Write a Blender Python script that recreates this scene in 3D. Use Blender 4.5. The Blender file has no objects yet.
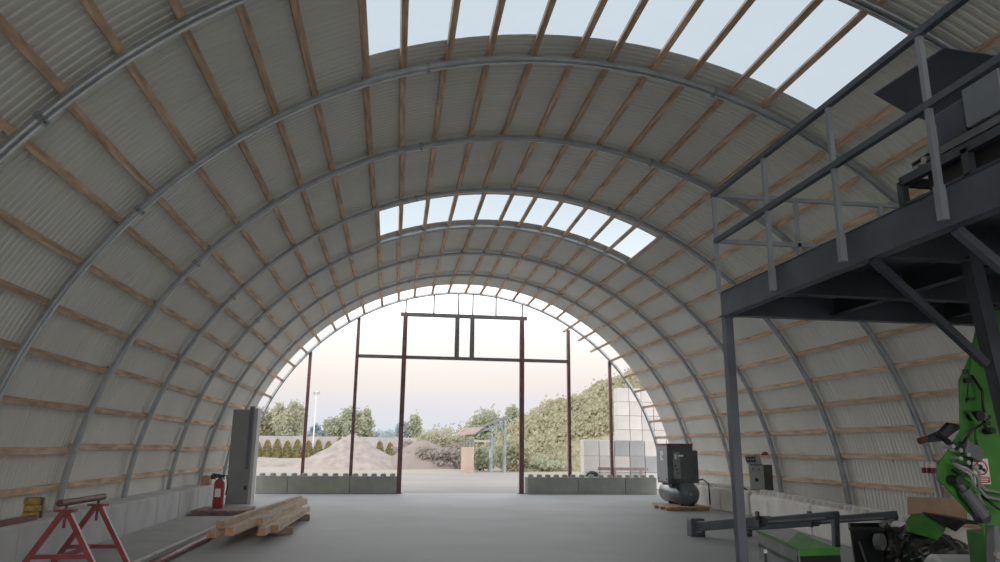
import bpy, math, random
from mathutils import Vector, Matrix, noise as mnoise
random.seed(11)
S = bpy.context.scene
COL = S.collection
PI = math.pi
rad = math.radians

# ------------------------------------------------------------------ materials
def nodes(name):
    m = bpy.data.materials.new(name); m.use_nodes = True
    nt = m.node_tree; b = nt.nodes['Principled BSDF']
    return m, nt, b

def mat(name, col, rough=0.6, metal=0.0, var=0.12, scale=4.0, stretch=(1, 1, 1), bump=0.0, spec=0.4, rnd=0.0, col2=None, detail=5.0, coat=0.0):
    m, nt, b = nodes(name)
    N, L = nt.nodes, nt.links
    b.inputs['Roughness'].default_value = rough
    b.inputs['Metallic'].default_value = metal
    b.inputs['Specular IOR Level'].default_value = spec
    if coat: b.inputs['Coat Weight'].default_value = coat
    tc = N.new('ShaderNodeTexCoord'); mp = N.new('ShaderNodeMapping'); mp.inputs['Scale'].default_value = stretch
    nz = N.new('ShaderNodeTexNoise'); nz.inputs['Scale'].default_value = scale; nz.inputs['Detail'].default_value = detail
    rp = N.new('ShaderNodeValToRGB')
    c2 = col2 or tuple(max(0, c * (1 - 2.2 * var)) for c in col)
    c1 = col if col2 else tuple(min(1, c * (1 + var)) for c in col)
    rp.color_ramp.elements[0].position = 0.32; rp.color_ramp.elements[1].position = 0.68
    rp.color_ramp.elements[0].color = (*c2, 1); rp.color_ramp.elements[1].color = (*c1, 1)
    L.new(tc.outputs['Object'], mp.inputs['Vector']); L.new(mp.outputs[0], nz.inputs['Vector'])
    L.new(nz.outputs['Fac'], rp.inputs[0])
    out = rp.outputs[0]
    if rnd:
        oi = N.new('ShaderNodeObjectInfo'); mr = N.new('ShaderNodeMapRange')
        mr.inputs['To Min'].default_value = 1 - rnd; mr.inputs['To Max'].default_value = 1 + rnd
        hv = N.new('ShaderNodeHueSaturation')
        L.new(oi.outputs['Random'], mr.inputs['Value']); L.new(mr.outputs[0], hv.inputs['Value']); L.new(out, hv.inputs['Color'])
        out = hv.outputs[0]
    L.new(out, b.inputs['Base Color'])
    if bump:
        bp = N.new('ShaderNodeBump'); bp.inputs['Strength'].default_value = bump; bp.inputs['Distance'].default_value = 0.02
        nz2 = N.new('ShaderNodeTexNoise'); nz2.inputs['Scale'].default_value = scale * 6; nz2.inputs['Detail'].default_value = 6
        L.new(mp.outputs[0], nz2.inputs['Vector']); L.new(nz2.outputs['Fac'], bp.inputs['Height']); L.new(bp.outputs[0], b.inputs['Normal'])
    return m

def leafmat(name, c1, c2, sc=0.6):
    m, nt, b = nodes(name); N, L = nt.nodes, nt.links
    tc = N.new('ShaderNodeTexCoord'); nz = N.new('ShaderNodeTexNoise'); nz.inputs['Scale'].default_value = sc; nz.inputs['Detail'].default_value = 8
    rp = N.new('ShaderNodeValToRGB'); rp.color_ramp.elements[0].color = (*c2, 1); rp.color_ramp.elements[1].color = (*c1, 1)
    rp.color_ramp.elements[0].position = 0.35; rp.color_ramp.elements[1].position = 0.65
    L.new(tc.outputs['Object'], nz.inputs['Vector']); L.new(nz.outputs['Fac'], rp.inputs[0])
    L.new(rp.outputs[0], b.inputs['Base Color']); b.inputs['Roughness'].default_value = 0.8
    tr = N.new('ShaderNodeBsdfTranslucent'); L.new(rp.outputs[0], tr.inputs[0])
    mx = N.new('ShaderNodeMixShader'); mx.inputs[0].default_value = 0.45
    L.new(b.outputs[0], mx.inputs[1]); L.new(tr.outputs[0], mx.inputs[2]); L.new(mx.outputs[0], N['Material Output'].inputs[0])
    return m

M = {}
M['sheet'] = mat('galvanised_sheet', (0.78, 0.785, 0.735), 0.55, 0.05, 0.05, 0.7, spec=0.35)
M['steel'] = mat('galvanised_tube', (0.36, 0.39, 0.415), 0.36, 0.6, 0.10, 5)
M['steel_lo'] = mat('clamp_steel', (0.30, 0.32, 0.34), 0.45, 0.7, 0.1, 8)
M['wood'] = mat('purlin_timber', (0.70, 0.49, 0.33), 0.8, 0, 0.20, 2.4, (6, 0.9, 6), 0.2, 0.2, rnd=0.16)
M['beam'] = mat('lumber_timber', (0.70, 0.545, 0.40), 0.8, 0, 0.14, 3.0, (6, 0.8, 6), 0.2, 0.2, rnd=0.14)
M['beam_end'] = mat('sawn_end_grain', (0.52, 0.27, 0.15), 0.85, 0, 0.15, 12)
M['plywood'] = mat('plywood', (0.42, 0.27, 0.18), 0.8, 0, 0.12, 3)
M['card'] = mat('cardboard', (0.40, 0.27, 0.18), 0.9, 0, 0.10, 4)
M['floor'] = mat('power_trowelled_concrete', (0.36, 0.372, 0.378), 0.60, 0, 0.07, 0.45, bump=0.05, spec=0.3, detail=8)
M['block'] = mat('cast_concrete', (0.54, 0.555, 0.565), 0.85, 0, 0.08, 2.2, bump=0.25, rnd=0.05)
M['block_r'] = mat('cast_concrete_pale', (0.82, 0.78, 0.73), 0.85, 0, 0.07, 2.2, bump=0.25, rnd=0.06)
M['block_g'] = mat('cast_concrete_green_grey', (0.30, 0.31, 0.275), 0.85, 0, 0.08, 2.2, bump=0.25, rnd=0.04)
M['block_w'] = mat('white_concrete', (0.64, 0.595, 0.575), 0.85, 0, 0.05, 1.5, bump=0.2, rnd=0.10)
M['block_w2'] = mat('grey_concrete_outside', (0.34, 0.35, 0.355), 0.85, 0, 0.06, 1.5, bump=0.2)
M['yard'] = mat('yard_concrete', (0.30, 0.28, 0.265), 0.95, 0, 0.06, 0.25, bump=0.05, spec=0.1)
M['ground'] = mat('bare_earth', (0.33, 0.275, 0.25), 0.95, 0, 0.12, 0.12, bump=0.3, col2=(0.31, 0.28, 0.21))
M['redsteel'] = mat('red_oxide_primer', (0.16, 0.07, 0.075), 0.55, 0.1, 0.12, 5)
M['greysteel'] = mat('dark_primed_beam', (0.15, 0.145, 0.155), 0.5, 0.2, 0.1, 4)
M['redpaint'] = mat('red_paint', (0.25, 0.035, 0.045), 0.45, 0, 0.15, 6)
M['ext_red'] = mat('extinguisher_red', (0.32, 0.025, 0.035), 0.4, 0, 0.05, 6, coat=0.4)
M['rust'] = mat('rusty_pipe', (0.16, 0.055, 0.055), 0.55, 0.3, 0.2, 6)
M['deck'] = mat('blue_grey_deck_steel', (0.105, 0.12, 0.155), 0.5, 0.3, 0.10, 3)
M['deck_dk'] = mat('dark_deck_steel', (0.045, 0.052, 0.068), 0.6, 0.3, 0.12, 3)
M['rail'] = mat('railing_grey', (0.34, 0.38, 0.44), 0.45, 0.3, 0.08, 4)
M['rail_dk'] = mat('railing_dark', (0.11, 0.125, 0.165), 0.5, 0.3, 0.08, 4)
M['black'] = mat('black_plastic', (0.014, 0.015, 0.016), 0.4, 0, 0.2, 5)
M['film'] = mat('black_wrapping_film', (0.012, 0.014, 0.015), 0.22, 0, 0.2, 3, bump=0.4, spec=0.6)
M['dk'] = mat('dark_machine_paint', (0.035, 0.04, 0.048), 0.5, 0.2, 0.15, 4)
M['boom'] = mat('slate_machine_paint', (0.075, 0.085, 0.105), 0.45, 0.2, 0.1, 4)
M['boom_lt'] = mat('slate_light_edge', (0.20, 0.21, 0.23), 0.4, 0.3, 0.1, 4)
M['green'] = mat('green_machine_paint', (0.045, 0.225, 0.03), 0.45, 0, 0.14, 4)
M['green_lt'] = mat('green_tray_paint', (0.055, 0.21, 0.04), 0.8, 0, 0.10, 4)
M['belt'] = mat('grey_belt', (0.13, 0.135, 0.135), 0.7, 0, 0.1, 5)
M['tray_grey'] = mat('grey_tray_panel', (0.15, 0.16, 0.175), 0.55, 0.2, 0.1, 5)
M['comp_lt'] = mat('compressor_side_grey', (0.30, 0.32, 0.34), 0.5, 0.1, 0.05, 4)
M['comp_dk'] = mat('compressor_dark', (0.075, 0.087, 0.098), 0.45, 0.1, 0.08, 4)
M['comp_panel'] = mat('compressor_control', (0.22, 0.225, 0.23), 0.5, 0, 0.06, 9)
M['comp_red'] = mat('compressor_red_trim', (0.25, 0.05, 0.03), 0.5, 0, 0.1, 4)
M['tank'] = mat('air_tank_grey', (0.12, 0.14, 0.155), 0.28, 0.3, 0.06, 4)
M['pallet'] = mat('pallet_wood', (0.55, 0.36, 0.22), 0.85, 0, 0.15, 4, rnd=0.1)
M['pallet_red'] = mat('red_brown_pallet', (0.27, 0.19, 0.18), 0.85, 0, 0.15, 4)
M['white'] = mat('white_plastic', (0.86, 0.85, 0.84), 0.45, 0, 0.03, 4)
M['whitered'] = mat('sign_red', (0.55, 0.03, 0.05), 0.5, 0, 0.03, 8)
M['silver'] = mat('silver_front', (0.32, 0.32, 0.33), 0.4, 0.2, 0.05, 8)
M['chrome'] = mat('zinc_fitting', (0.6, 0.6, 0.62), 0.3, 0.9, 0.05, 8)
M['panel'] = mat('grey_cladding', (0.21, 0.22, 0.23), 0.6, 0, 0.05, 2)
M['panel_lt'] = mat('pale_cladding', (0.48, 0.48, 0.48), 0.6, 0, 0.05, 2)
M['panel_dk'] = mat('navy_channel', (0.095, 0.12, 0.17), 0.5, 0.2, 0.05, 2)
M['yellow'] = mat('yellow_brown_block', (0.42, 0.27, 0.07), 0.7, 0, 0.25, 14)
M['plate'] = mat('grey_ground_plate', (0.40, 0.405, 0.41), 0.6, 0.1, 0.08, 1.2)
M['plate_edge'] = mat('pale_plate_edge', (0.85, 0.85, 0.85), 0.6, 0, 0.1, 5)
M['sand'] = mat('gravel_heap', (0.32, 0.265, 0.24), 0.95, 0, 0.13, 1.6, bump=0.9)
M['dirt'] = mat('brown_spoil', (0.25, 0.20, 0.185), 0.95, 0, 0.14, 0.8, bump=0.5, col2=(0.21, 0.165, 0.15))
M['hill'] = mat('grassy_slope', (0.40, 0.36, 0.22), 0.95, 0, 0.12, 0.3, bump=0.5, col2=(0.33, 0.27, 0.21))
M['fence'] = mat('precast_fence', (0.38, 0.35, 0.345), 0.9, 0, 0.05, 0.5)
M['teal'] = mat('weathered_teal_steel', (0.22, 0.27, 0.27), 0.7, 0.1, 0.15, 2)
M['pinkboard'] = mat('faded_orange_boarding', (0.46, 0.325, 0.265), 0.85, 0, 0.08, 1.2)
M['slateblue'] = mat('conveyor_frame_grey', (0.17, 0.18, 0.20), 0.7, 0.1, 0.1, 2)
M['brownroof'] = mat('faded_brown_sheet', (0.40, 0.30, 0.27), 0.85, 0, 0.1, 2)
M['bark'] = mat('bark', (0.20, 0.16, 0.12), 0.9, 0, 0.15, 3)
M['leaf_hill'] = leafmat('scrub_leaves_hazed', (0.47, 0.43, 0.285), (0.40, 0.38, 0.24), 0.25)  # outdoor haze painted into this and the tree colours: paler than the leaves
M['leaf_tree'] = leafmat('tree_leaves', (0.42, 0.44, 0.30), (0.36, 0.39, 0.27), 0.3)
M['leaf_far'] = leafmat('far_tree_leaves_hazed', (0.50, 0.49, 0.345), (0.45, 0.45, 0.325), 0.15)  # paled further, distance haze is put into the leaf colour
M['leaf_blue'] = leafmat('forest_leaves_hazed', (0.42, 0.49, 0.55), (0.36, 0.43, 0.48), 0.15)  # bluish pale tone is painted haze, no volume out there
M['leaf_thuja'] = leafmat('thuja_leaves', (0.36, 0.29, 0.13), (0.25, 0.235, 0.10), 1.2)
M['leaf_bush'] = leafmat('bush_leaves', (0.45, 0.42, 0.28), (0.38, 0.37, 0.25), 0.7)
M['leaf_bramble'] = leafmat('bramble_leaves', (0.40, 0.34, 0.30), (0.32, 0.27, 0.25), 0.8)

def sky_panel():
    m, nt, b = nodes('translucent_skylight'); N, L = nt.nodes, nt.links
    tr = N.new('ShaderNodeBsdfTransparent'); tr.inputs[0].default_value = (0.38, 0.43, 0.47, 1)
    tl = N.new('ShaderNodeBsdfTranslucent'); tl.inputs[0].default_value = (0.38, 0.43, 0.47, 1)
    nz = N.new('ShaderNodeTexNoise'); nz.inputs['Scale'].default_value = 1.5
    tc = N.new('ShaderNodeTexCoord'); L.new(tc.outputs['Object'], nz.inputs['Vector'])
    mr = N.new('ShaderNodeMapRange'); mr.inputs['To Min'].default_value = 0.25; mr.inputs['To Max'].default_value = 0.4
    L.new(nz.outputs['Fac'], mr.inputs['Value'])
    mx = N.new('ShaderNodeMixShader'); L.new(mr.outputs[0], mx.inputs[0])
    L.new(tr.outputs[0], mx.inputs[1]); L.new(tl.outputs[0], mx.inputs[2]); L.new(mx.outputs[0], N['Material Output'].inputs[0])
    return m
M['skylight'] = sky_panel()

# ------------------------------------------------------------------ mesh builder
class MB:
    def __init__(s): s.v = []; s.f = []; s.mi = []
    def add(s, vs, fs, mi=0):
        o = len(s.v); s.v += [tuple(v) for v in vs]; s.f += [tuple(i + o for i in f) for f in fs]; s.mi += [mi] * len(fs); return s
    def box(s, x0, y0, z0, x1, y1, z1, mi=0):
        v = [(x0, y0, z0), (x1, y0, z0), (x1, y1, z0), (x0, y1, z0), (x0, y0, z1), (x1, y0, z1), (x1, y1, z1), (x0, y1, z1)]
        return s.add(v, [(3, 2, 1, 0), (4, 5, 6, 7), (0, 1, 5, 4), (1, 2, 6, 5), (2, 3, 7, 6), (3, 0, 4, 7)], mi)
    def hexa(s, b, t, mi=0):   # four bottom, four top corners
        return s.add(list(b) + list(t), [(3, 2, 1, 0), (4, 5, 6, 7), (0, 1, 5, 4), (1, 2, 6, 5), (2, 3, 7, 6), (3, 0, 4, 7)], mi)
    def bar(s, p, q, w, h, up=(0, 0, 1), mi=0):
        p, q = Vector(p), Vector(q); d = (q - p).normalized(); u = Vector(up)
        if abs(d.dot(u)) > 0.99: u = Vector((0, 1, 0))
        r = d.cross(u).normalized(); u = r.cross(d)
        r *= w / 2; u *= h / 2
        return s.hexa([p - r - u, p + r - u, q + r - u, q - r - u], [p - r + u, p + r + u, q + r + u, q - r + u], mi)
    def tube(s, pts, r, n=8, mi=0):
        pts = [Vector(p) for p in pts]; vs = []; fs = []
        prev = None
        for i, p in enumerate(pts):
            d = (pts[min(i + 1, len(pts) - 1)] - pts[max(i - 1, 0)]).normalized()
            if prev is None:
                a = Vector((0, 0, 1)) if abs(d.z) < 0.9 else Vector((1, 0, 0))
                prev = d.cross(a).normalized()
            prev = (prev - d * prev.dot(d)).normalized()
            b = d.cross(prev)
            rr = r[i] if isinstance(r, (list, tuple)) else r
            vs += [p + prev * rr * math.cos(2 * PI * k / n) + b * rr * math.sin(2 * PI * k / n) for k in range(n)]
        for i in range(len(pts) - 1):
            for k in range(n):
                k2 = (k + 1) % n
                fs.append((i * n + k, i * n + k2, (i + 1) * n + k2, (i + 1) * n + k))
        fs.append(tuple(range(n - 1, -1, -1))); e = (len(pts) - 1) * n
        fs.append(tuple(range(e, e + n)))
        return s.add(vs, fs, mi)
    def cyl(s, p, q, r, n=16, mi=0): return s.tube([p, q], r, n, mi)
    def prism(s, poly, off, mi=0):
        n = len(poly); off = Vector(off); a = [Vector(p) for p in poly]; b = [p + off for p in a]
        fs = [tuple(range(n - 1, -1, -1)), tuple(range(n, 2 * n))] + [(i, (i + 1) % n, n + (i + 1) % n, n + i) for i in range(n)]
        return s.add(a + b, fs, mi)
    def build(s, name, mats, parent=None, smooth=False, bevel=0.0, origin=None, base=True):
        me = bpy.data.meshes.new(name)
        if parent is not None:
            p = parent; org = Vector((0, 0, 0))
            while p is not None: org += p.location; p = p.parent
            loc = Vector((0, 0, 0))
        else:
            if origin is None:
                xs, ys, zs = zip(*s.v)
                org = Vector(((min(xs) + max(xs)) / 2, (min(ys) + max(ys)) / 2, min(zs)))
            else: org = Vector(origin)
            loc = org
        me.from_pydata([tuple(Vector(v) - org) for v in s.v], [], s.f)
        for m in (mats if isinstance(mats, (list, tuple)) else [mats]): me.materials.append(m)
        for p_, i in zip(me.polygons, s.mi):
            p_.material_index = i; p_.use_smooth = smooth
        me.update()
        o = bpy.data.objects.new(name, me); COL.objects.link(o); o.parent = parent; o.location = loc
        if bevel:
            b = o.modifiers.new('edge', 'BEVEL'); b.width = bevel; b.segments = 2; b.limit_method = 'ANGLE'
        return o

def tag(o, label=None, cat=None, group=None, kind=None):
    if label: o['label'] = label
    if cat: o['category'] = cat
    if group: o['group'] = group
    if kind: o['kind'] = kind
    return o
def thing(name, loc, label, cat, group=None):
    o = bpy.data.objects.new(name, None); o.empty_display_size = 0.2; COL.objects.link(o); o.location = loc
    return tag(o, label, cat, group)
def copy_tree(o, loc=None, parent=None):
    c = o.copy(); COL.objects.link(c)
    if parent: c.parent = parent
    if loc is not None: c.location = loc
    for ch in list(o.children): copy_tree(ch, None, c)
    return c
ORD = ['lowest', 'second', 'third', 'fourth', 'fifth', 'sixth', 'seventh', 'eighth', 'ninth', 'tenth', 'eleventh', 'twelfth', 'thirteenth', 'fourteenth', 'fifteenth', 'sixteenth', 'seventeenth', 'eighteenth', 'nineteenth', 'twentieth']

# ------------------------------------------------------------------ vault data (metres; viewer at 0,0,1.6; +y along the hall)
CX, CZ, R, E = 2.443, 0.062, 7.578, 0.960
AY = [6.916, 9.664, 12.516, 15.373, 18.214, 20.962, 23.768, 26.735]
def vp(a, y, dr=0.0):
    a = rad(a); return Vector((CX + (R + dr) * math.cos(a), y, CZ + (R + dr) * E * math.sin(a)))
SHEET = 0.112
YB = -12.0
def corrugated(mb, y0, y1, a0, a1, flat=False):
    ys = []
    if flat: ys = [(y0, 0), (y1, 0)]
    else:
        pitch = 0.115; k = math.floor(y0 / pitch)
        prof = [(0, 0.0065), (0.042, 0.0065), (0.058, -0.0065), (0.099, -0.0065)]
        ys.append((y0, 0))
        while k * pitch < y1:
            for dy, h in prof:
                y = k * pitch + dy
                if y0 < y < y1: ys.append((y, h))
            k += 1
        ys.append((y1, 0))
    n = max(2, int(abs(a1 - a0) / 2.0)); vs = []; fs = []
    for i in range(n + 1):
        a = a0 + (a1 - a0) * i / n
        for y, h in ys: vs.append(vp(a, y, SHEET + h))
    m = len(ys)
    for i in range(n):
        for j in range(m - 1): fs.append((i * m + j, i * m + j + 1, (i + 1) * m + j + 1, (i + 1) * m + j))
    mb.add(vs, fs)
SK = [(7.15, 9.15), (15.97, 17.9)]; SA = (61.9, 113.5)
def zero(a): return a
mb = MB(); YE = 25.75
cur = YB
for (s0, s1) in SK:
    corrugated(mb, cur, s0, -0.4, 180.4)
    corrugated(mb, s0, s1, -0.4, SA[0]); corrugated(mb, s0, s1, SA[1], 180.4)
    cur = s1
corrugated(mb, cur, YE, -0.4, 180.4)
tag(mb.build('ceiling', M['sheet'], origin=(0, 0, 0)), kind='structure')
for i, (s0, s1) in enumerate(SK):
    mb = MB(); corrugated(mb, s0, s1, SA[0], SA[1], True)
    tag(mb.build('window_%d' % (i + 1), M['skylight'], origin=(0, 0, 0), smooth=True), kind='structure')

# floor and land
tag(MB().box(-5.4, YB, -0.15, 10.3, 27.2, 0.0).build('floor', M['floor']), kind='structure')
tag(MB().box(-45, 27.2, -0.2, 45, 48.3, -0.005).build('yard', M['yard']), kind='structure')
tag(MB().add([(-260, -60, -0.21), (260, -60, -0.21), (260, 420, -0.21), (-260, 420, -0.21)], [(0, 1, 2, 3)]).build('ground', M['ground']), kind='structure')
mb = MB(); gx, gy = 60, 30; vs = []
for j in range(gy + 1):
    for i in range(gx + 1):
        x = -60 + 120 * i / gx; y = 48.0 + 75 * (j / gy) ** 1.3
        e = min(1, j / 2)
        vs.append((x, y, -0.01 + e * (0.06 + 0.12 * mnoise.noise(Vector((x * .15, y * .15, 3))))))
mb.add(vs, [(j * (gx + 1) + i, j * (gx + 1) + i + 1, (j + 1) * (gx + 1) + i + 1, (j + 1) * (gx + 1) + i) for j in range(gy) for i in range(gx)])
tag(mb.build('earth', M['ground'], smooth=True, origin=(0, 0, 0)), kind='structure')

# ------------------------------------------------------------------ steel arches
def arch(i, y, label):
    t = thing('roof_arch', (CX, y, 0), label, 'arch', 'steel roof arches')
    lo = 0.5 if i < 7 else 4.6
    a0, a1 = (3.0, 176.0)
    prof = [(-.07, .03), (-.07, -.018), (-.058, -.038), (-.026, -.042), (-.010, -.008), (.010, -.008), (.026, -.042), (.058, -.038), (.07, -.018), (.07, .03)]
    if i == 7: prof = [(p, q * 1.3) for p, q in prof]
    n = 120; m = len(prof); vs = []; fs = []
    for k in range(n + 1):
        a = a0 + (a1 - a0) * k / n
        for dy, dr in prof: vs.append(vp(a, y + dy, dr))
    for k in range(n):
        for j in range(m):
            j2 = (j + 1) % m; fs.append((k * m + j, k * m + j2, (k + 1) * m + j2, (k + 1) * m + j))
    fs.append(tuple(range(m))); fs.append(tuple(range(n * m + m - 1, n * m - 1, -1)))
    MB().add(vs, fs).build('arch_tube', M['steel'], t)
    for a in (141.2, 106.7, 72.7, 51.0 if i == 5 else 39.5):
        c = MB(); p = vp(a, y, -0.002); tan = (vp(a + 1, y) - vp(a - 1, y)).normalized(); nrm = (vp(a, y, 1) - vp(a, y)).normalized()
        c.bar(p - tan * .035, p + tan * .035, .15, .085, nrm)
        for sg in (-1, 1): c.cyl(p + Vector((0, sg * .10, 0)) - nrm * .0, p + Vector((0, sg * .055, 0)), .016, 6)
        c.cyl(p - nrm * .085, p - nrm * .02, .014, 6)
        c.build('splice_clamp', M['steel_lo'], t)
AL = ['nearest galvanized steel arch, crossing the upper corner above the sawhorse', 'second nearest galvanized arch, just beyond the large skylight', 'third nearest galvanized arch, midway between the two skylights',
      'fourth nearest galvanized arch, along the near edge of the small skylight', 'fifth nearest galvanized arch, along the far edge of the small skylight',
      'sixth nearest galvanized arch, second in from the open gable', 'seventh nearest galvanized arch, last one under roof sheets', 'thin galvanized end arch at the open gable, without roof sheets']
for i, y in enumerate(AY): arch(i, y, AL[i])

# ------------------------------------------------------------------ timber purlins
PA_R = [6.6, 11.2, 15.8, 20.4, 25.1, 30.2, 35.6, 41.4, 46.9, 51.8, 57.0, 61.9, 66.6, 71.0, 76.0, 80.7, 85.3, 89.6]
PA_L = [172.8, 168.35, 163.3, 158.3, 153.5, 148.4, 143.2, 138.6, 133.6, 128.5, 123.8, 119.2, 113.5, 109.1, 104.3, 99.4, 94.5]
def purlin(a, label, k):
    t = thing('timber_purlin', tuple(vp(a, 10)), label, 'purlin', 'timber purlins under the roof sheets')
    rng = random.Random(int(a * 10))
    end = 26.80 + (rng.random() * .1)
    if a in (57.0, 51.8, 46.9): end = {57.0: 28.25, 51.8: 27.95, 46.9: 28.0}[a]
    ys = [4.2 if k % 2 else 2.8] + [AY[i] + .12 for i in range(k % 2, 7, 2)] + [end]
    ys = [y for y in ys if y <= end]
    for q in range(len(ys) - 1):
        da = rng.uniform(-.16, .16); db = rng.uniform(-.16, .16)
        m = MB(); n = 6; vs = []; fs = []
        bow = rng.uniform(-.012, .012)
        for i in range(n + 1):
            f = i / n; y = ys[q] - .10 + (ys[q + 1] - ys[q] + .10) * f
            if i == n: y = min(y, ys[q + 1])
            aa = a + da * (1 - f) + db * f + (q % 2) * .22
            P = vp(aa, y); tan = (vp(aa + 1, y) - vp(aa - 1, y)).normalized(); nrm = (vp(aa, y, 1) - P).normalized()
            for st, dr in ((-1, .032), (1, .032), (1, .098), (-1, .098)):
                vs.append(P + tan * st * .044 + nrm * (dr + bow * math.sin(PI * f)))
        for i in range(n):
            for j in range(4):
                j2 = (j + 1) % 4; fs.append((i * 4 + j, i * 4 + j2, i * 4 + 4 + j2, i * 4 + 4 + j))
        fs += [(3, 2, 1, 0), (n * 4, n * 4 + 1, n * 4 + 2, n * 4 + 3)]
        m.add(vs, fs).build('board', M['wood'], t)
for k, a in enumerate(PA_R): purlin(a, 'rough timber purlin on the mezzanine side, ' + ('lowest of all' if k == 0 else ORD[k] + ' up from the floor'), k)
for k, a in enumerate(PA_L): purlin(a, 'rough timber purlin on the sawhorse side, ' + ('lowest of all' if k == 0 else ORD[k] + ' up from the concrete blocks'), k + 1)

# ------------------------------------------------------------------ concrete blocks
def block(p, d, L, w, h, material, label, group, studs=0, nm='concrete_block', bev=0.025, stud_r=.10):
    """p: near lower corner of the visible face, d: unit direction of the face, block extends to the inward-normal side n"""
    d = Vector((d[0], d[1], 0)).normalized(); n = Vector((-d.y, d.x, 0)) * (1 if w > 0 else -1); w = abs(w)
    p = Vector(p); g = .006
    a, b = p + d * g, p + d * (L - g)
    c = (a + b) / 2 + n * w / 2
    b4 = [a, b, b + n * w, a + n * w]
    up = Vector((0, 0, h))
    if not studs:
        return tag(MB().hexa(b4, [q + up for q in b4]).build(nm, material, bevel=bev), label, 'block', group)
    t = thing(nm, tuple(c), label, 'block', group)
    MB().hexa(b4, [q + up for q in b4]).build('body', material, t, bevel=bev)
    for i in range(studs):
        s = a + d * (L * (i + .5) / studs) + n * min(w / 2, .16) + up
        m = MB(); m.tube([s - Vector((0, 0, .01)), s + Vector((0, 0, .07)), s + Vector((0, 0, .095))], [stud_r * 1.05, stud_r, stud_r * .72], 10)
        m.build('stud', material, t)
ly = [8.6, 10.35, 12.2, 14.15, 15.85, 17.4, 18.95, 20.5]
for i in range(7):
    block((-4.62, ly[i], 0), (0, 1), ly[i + 1] - ly[i], .62, .6, M['block'], 'smooth grey concrete block in the sawhorse-side row, %s from the near end' % ['first', 'second', 'third', 'fourth', 'fifth', 'sixth', 'last'][i], 'concrete blocks below the sawhorse-side wall', bev=.035)
# mezzanine side: straight far run, then the skewed near run with studs
ry = [17.95, 19.55, 21.15, 22.7]
for i in range(3):
    block((8.93, ry[i], 0), (0, 1), ry[i + 1] - ry[i], -.62, .6, M['block_r'], 'pale studded block behind the compressor, %s from the gable' % ['third', 'second', 'nearest'][i], 'studded blocks along the mezzanine-side wall', 5, bev=.04)
dirv = Vector((-1.30, -6.9, 0)).normalized(); p0 = Vector((8.86, 17.75, 0)); acc = 0
for i, L in enumerate((1.5, 2.6, 2.6, 2.0)):
    nm = ['with a rounded corner under the loudspeakers', 'just nearer than the loudspeakers', 'behind the two folded drawbars', 'mostly hidden behind the black hopper'][i]
    block(p0 + dirv * acc, dirv, L, .62, .6, M['block_r'], 'pale studded concrete block ' + nm, 'studded blocks along the mezzanine-side wall', int(L / .3), bev=.12 if i == 0 else .05)
    acc += L
# gable low walls
gl = [-4.65, -3.57, -1.46, .16]
for i in range(3):
    block((gl[i], 26.62, 0), (1, 0), gl[i + 1] - gl[i], .6, .60, M['block_g'], 'grey-green studded block of the low gable wall, %s' % ['next to the tall grey panel', 'below the gravel heap', 'beside the doorway post by the gravel heap'][i], 'studded blocks of the low gable wall', round((gl[i + 1] - gl[i]) / .34), bev=.02)
gr = [4.83, 6.72, 8.5, 9.72]
for i in range(3):
    block((gr[i], 26.62, 0), (1, 0), gr[i + 1] - gr[i], .6, .60, M['block_g'], 'grey-green studded block of the low gable wall, %s' % ['beside the doorway post by the hillside', 'below the hillside', 'behind the compressor'][i], 'studded blocks of the low gable wall', round((gr[i + 1] - gr[i]) / .34), bev=.02)

# ------------------------------------------------------------------ gable steel frame
gy_ = 26.92
t = thing('portal_frame', (2.45, gy_, 0), 'dark red-oxide steel doorway frame of posts, beams and hangers in the open gable', 'frame')
PX = {'a': -1.47, 'b': .24, 'c': 4.67, 'd': 6.48}
for key, x in PX.items():
    main = key in 'bc'
    z0 = 0 if main else .6
    z1 = 6.52 if main else {'a': 6.28, 'd': 6.07}[key]
    m = MB(); w = .17 if main else .115
    m.box(x - w / 2, gy_ - .08, z0, x + w / 2, gy_ + .08, z1)
    o = m.build('post', M['redsteel'], t)
    pb = MB().box(x - .14, gy_ - .14, z0, x + .14, gy_ + .14, z0 + .015); pb.build('base_plate', M['redsteel'], o)
MB().box(PX['a'], gy_ - .06, 4.80, PX['d'], gy_ + .06, 4.92).build('crossbeam', M['greysteel'], t)
MB().box(.05, gy_ - .07, 6.40, 4.87, gy_ + .07, 6.54).build('lintel', M['greysteel'], t)
for x in (2.19, 2.76): MB().box(x - .085, gy_ - .06, 4.92, x + .085, gy_ + .06, 6.40).build('mullion', M['greysteel'], t)
for x in (.24, 1.29, 2.22, 2.77, 3.66, 4.68):
    zt = CZ + R * E * math.sqrt(max(0, 1 - ((x - CX) / R) ** 2)) - .02
    MB().box(x - .028, gy_ - .03, 6.54, x + .028, gy_ + .03, zt).build('hanger', M['greysteel'], t)
for x, zt, lb in ((-3.14, 4.97, 'slim dark red steel post standing on the low wall by the tall grey panel'), (8.10, 4.92, 'slim dark red steel post standing on the low wall before the white block stacks')):
    t = thing('gable_post', (x, gy_, .6), lb, 'post', 'outer gable posts')
    MB().box(x - .055, gy_ - .055, .6, x + .055, gy_ + .055, zt).build('shaft', M['redsteel'], t)
    MB().box(x - .12, gy_ - .12, .6, x + .12, gy_ + .12, .615).build('base_plate', M['redsteel'], t)

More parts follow.
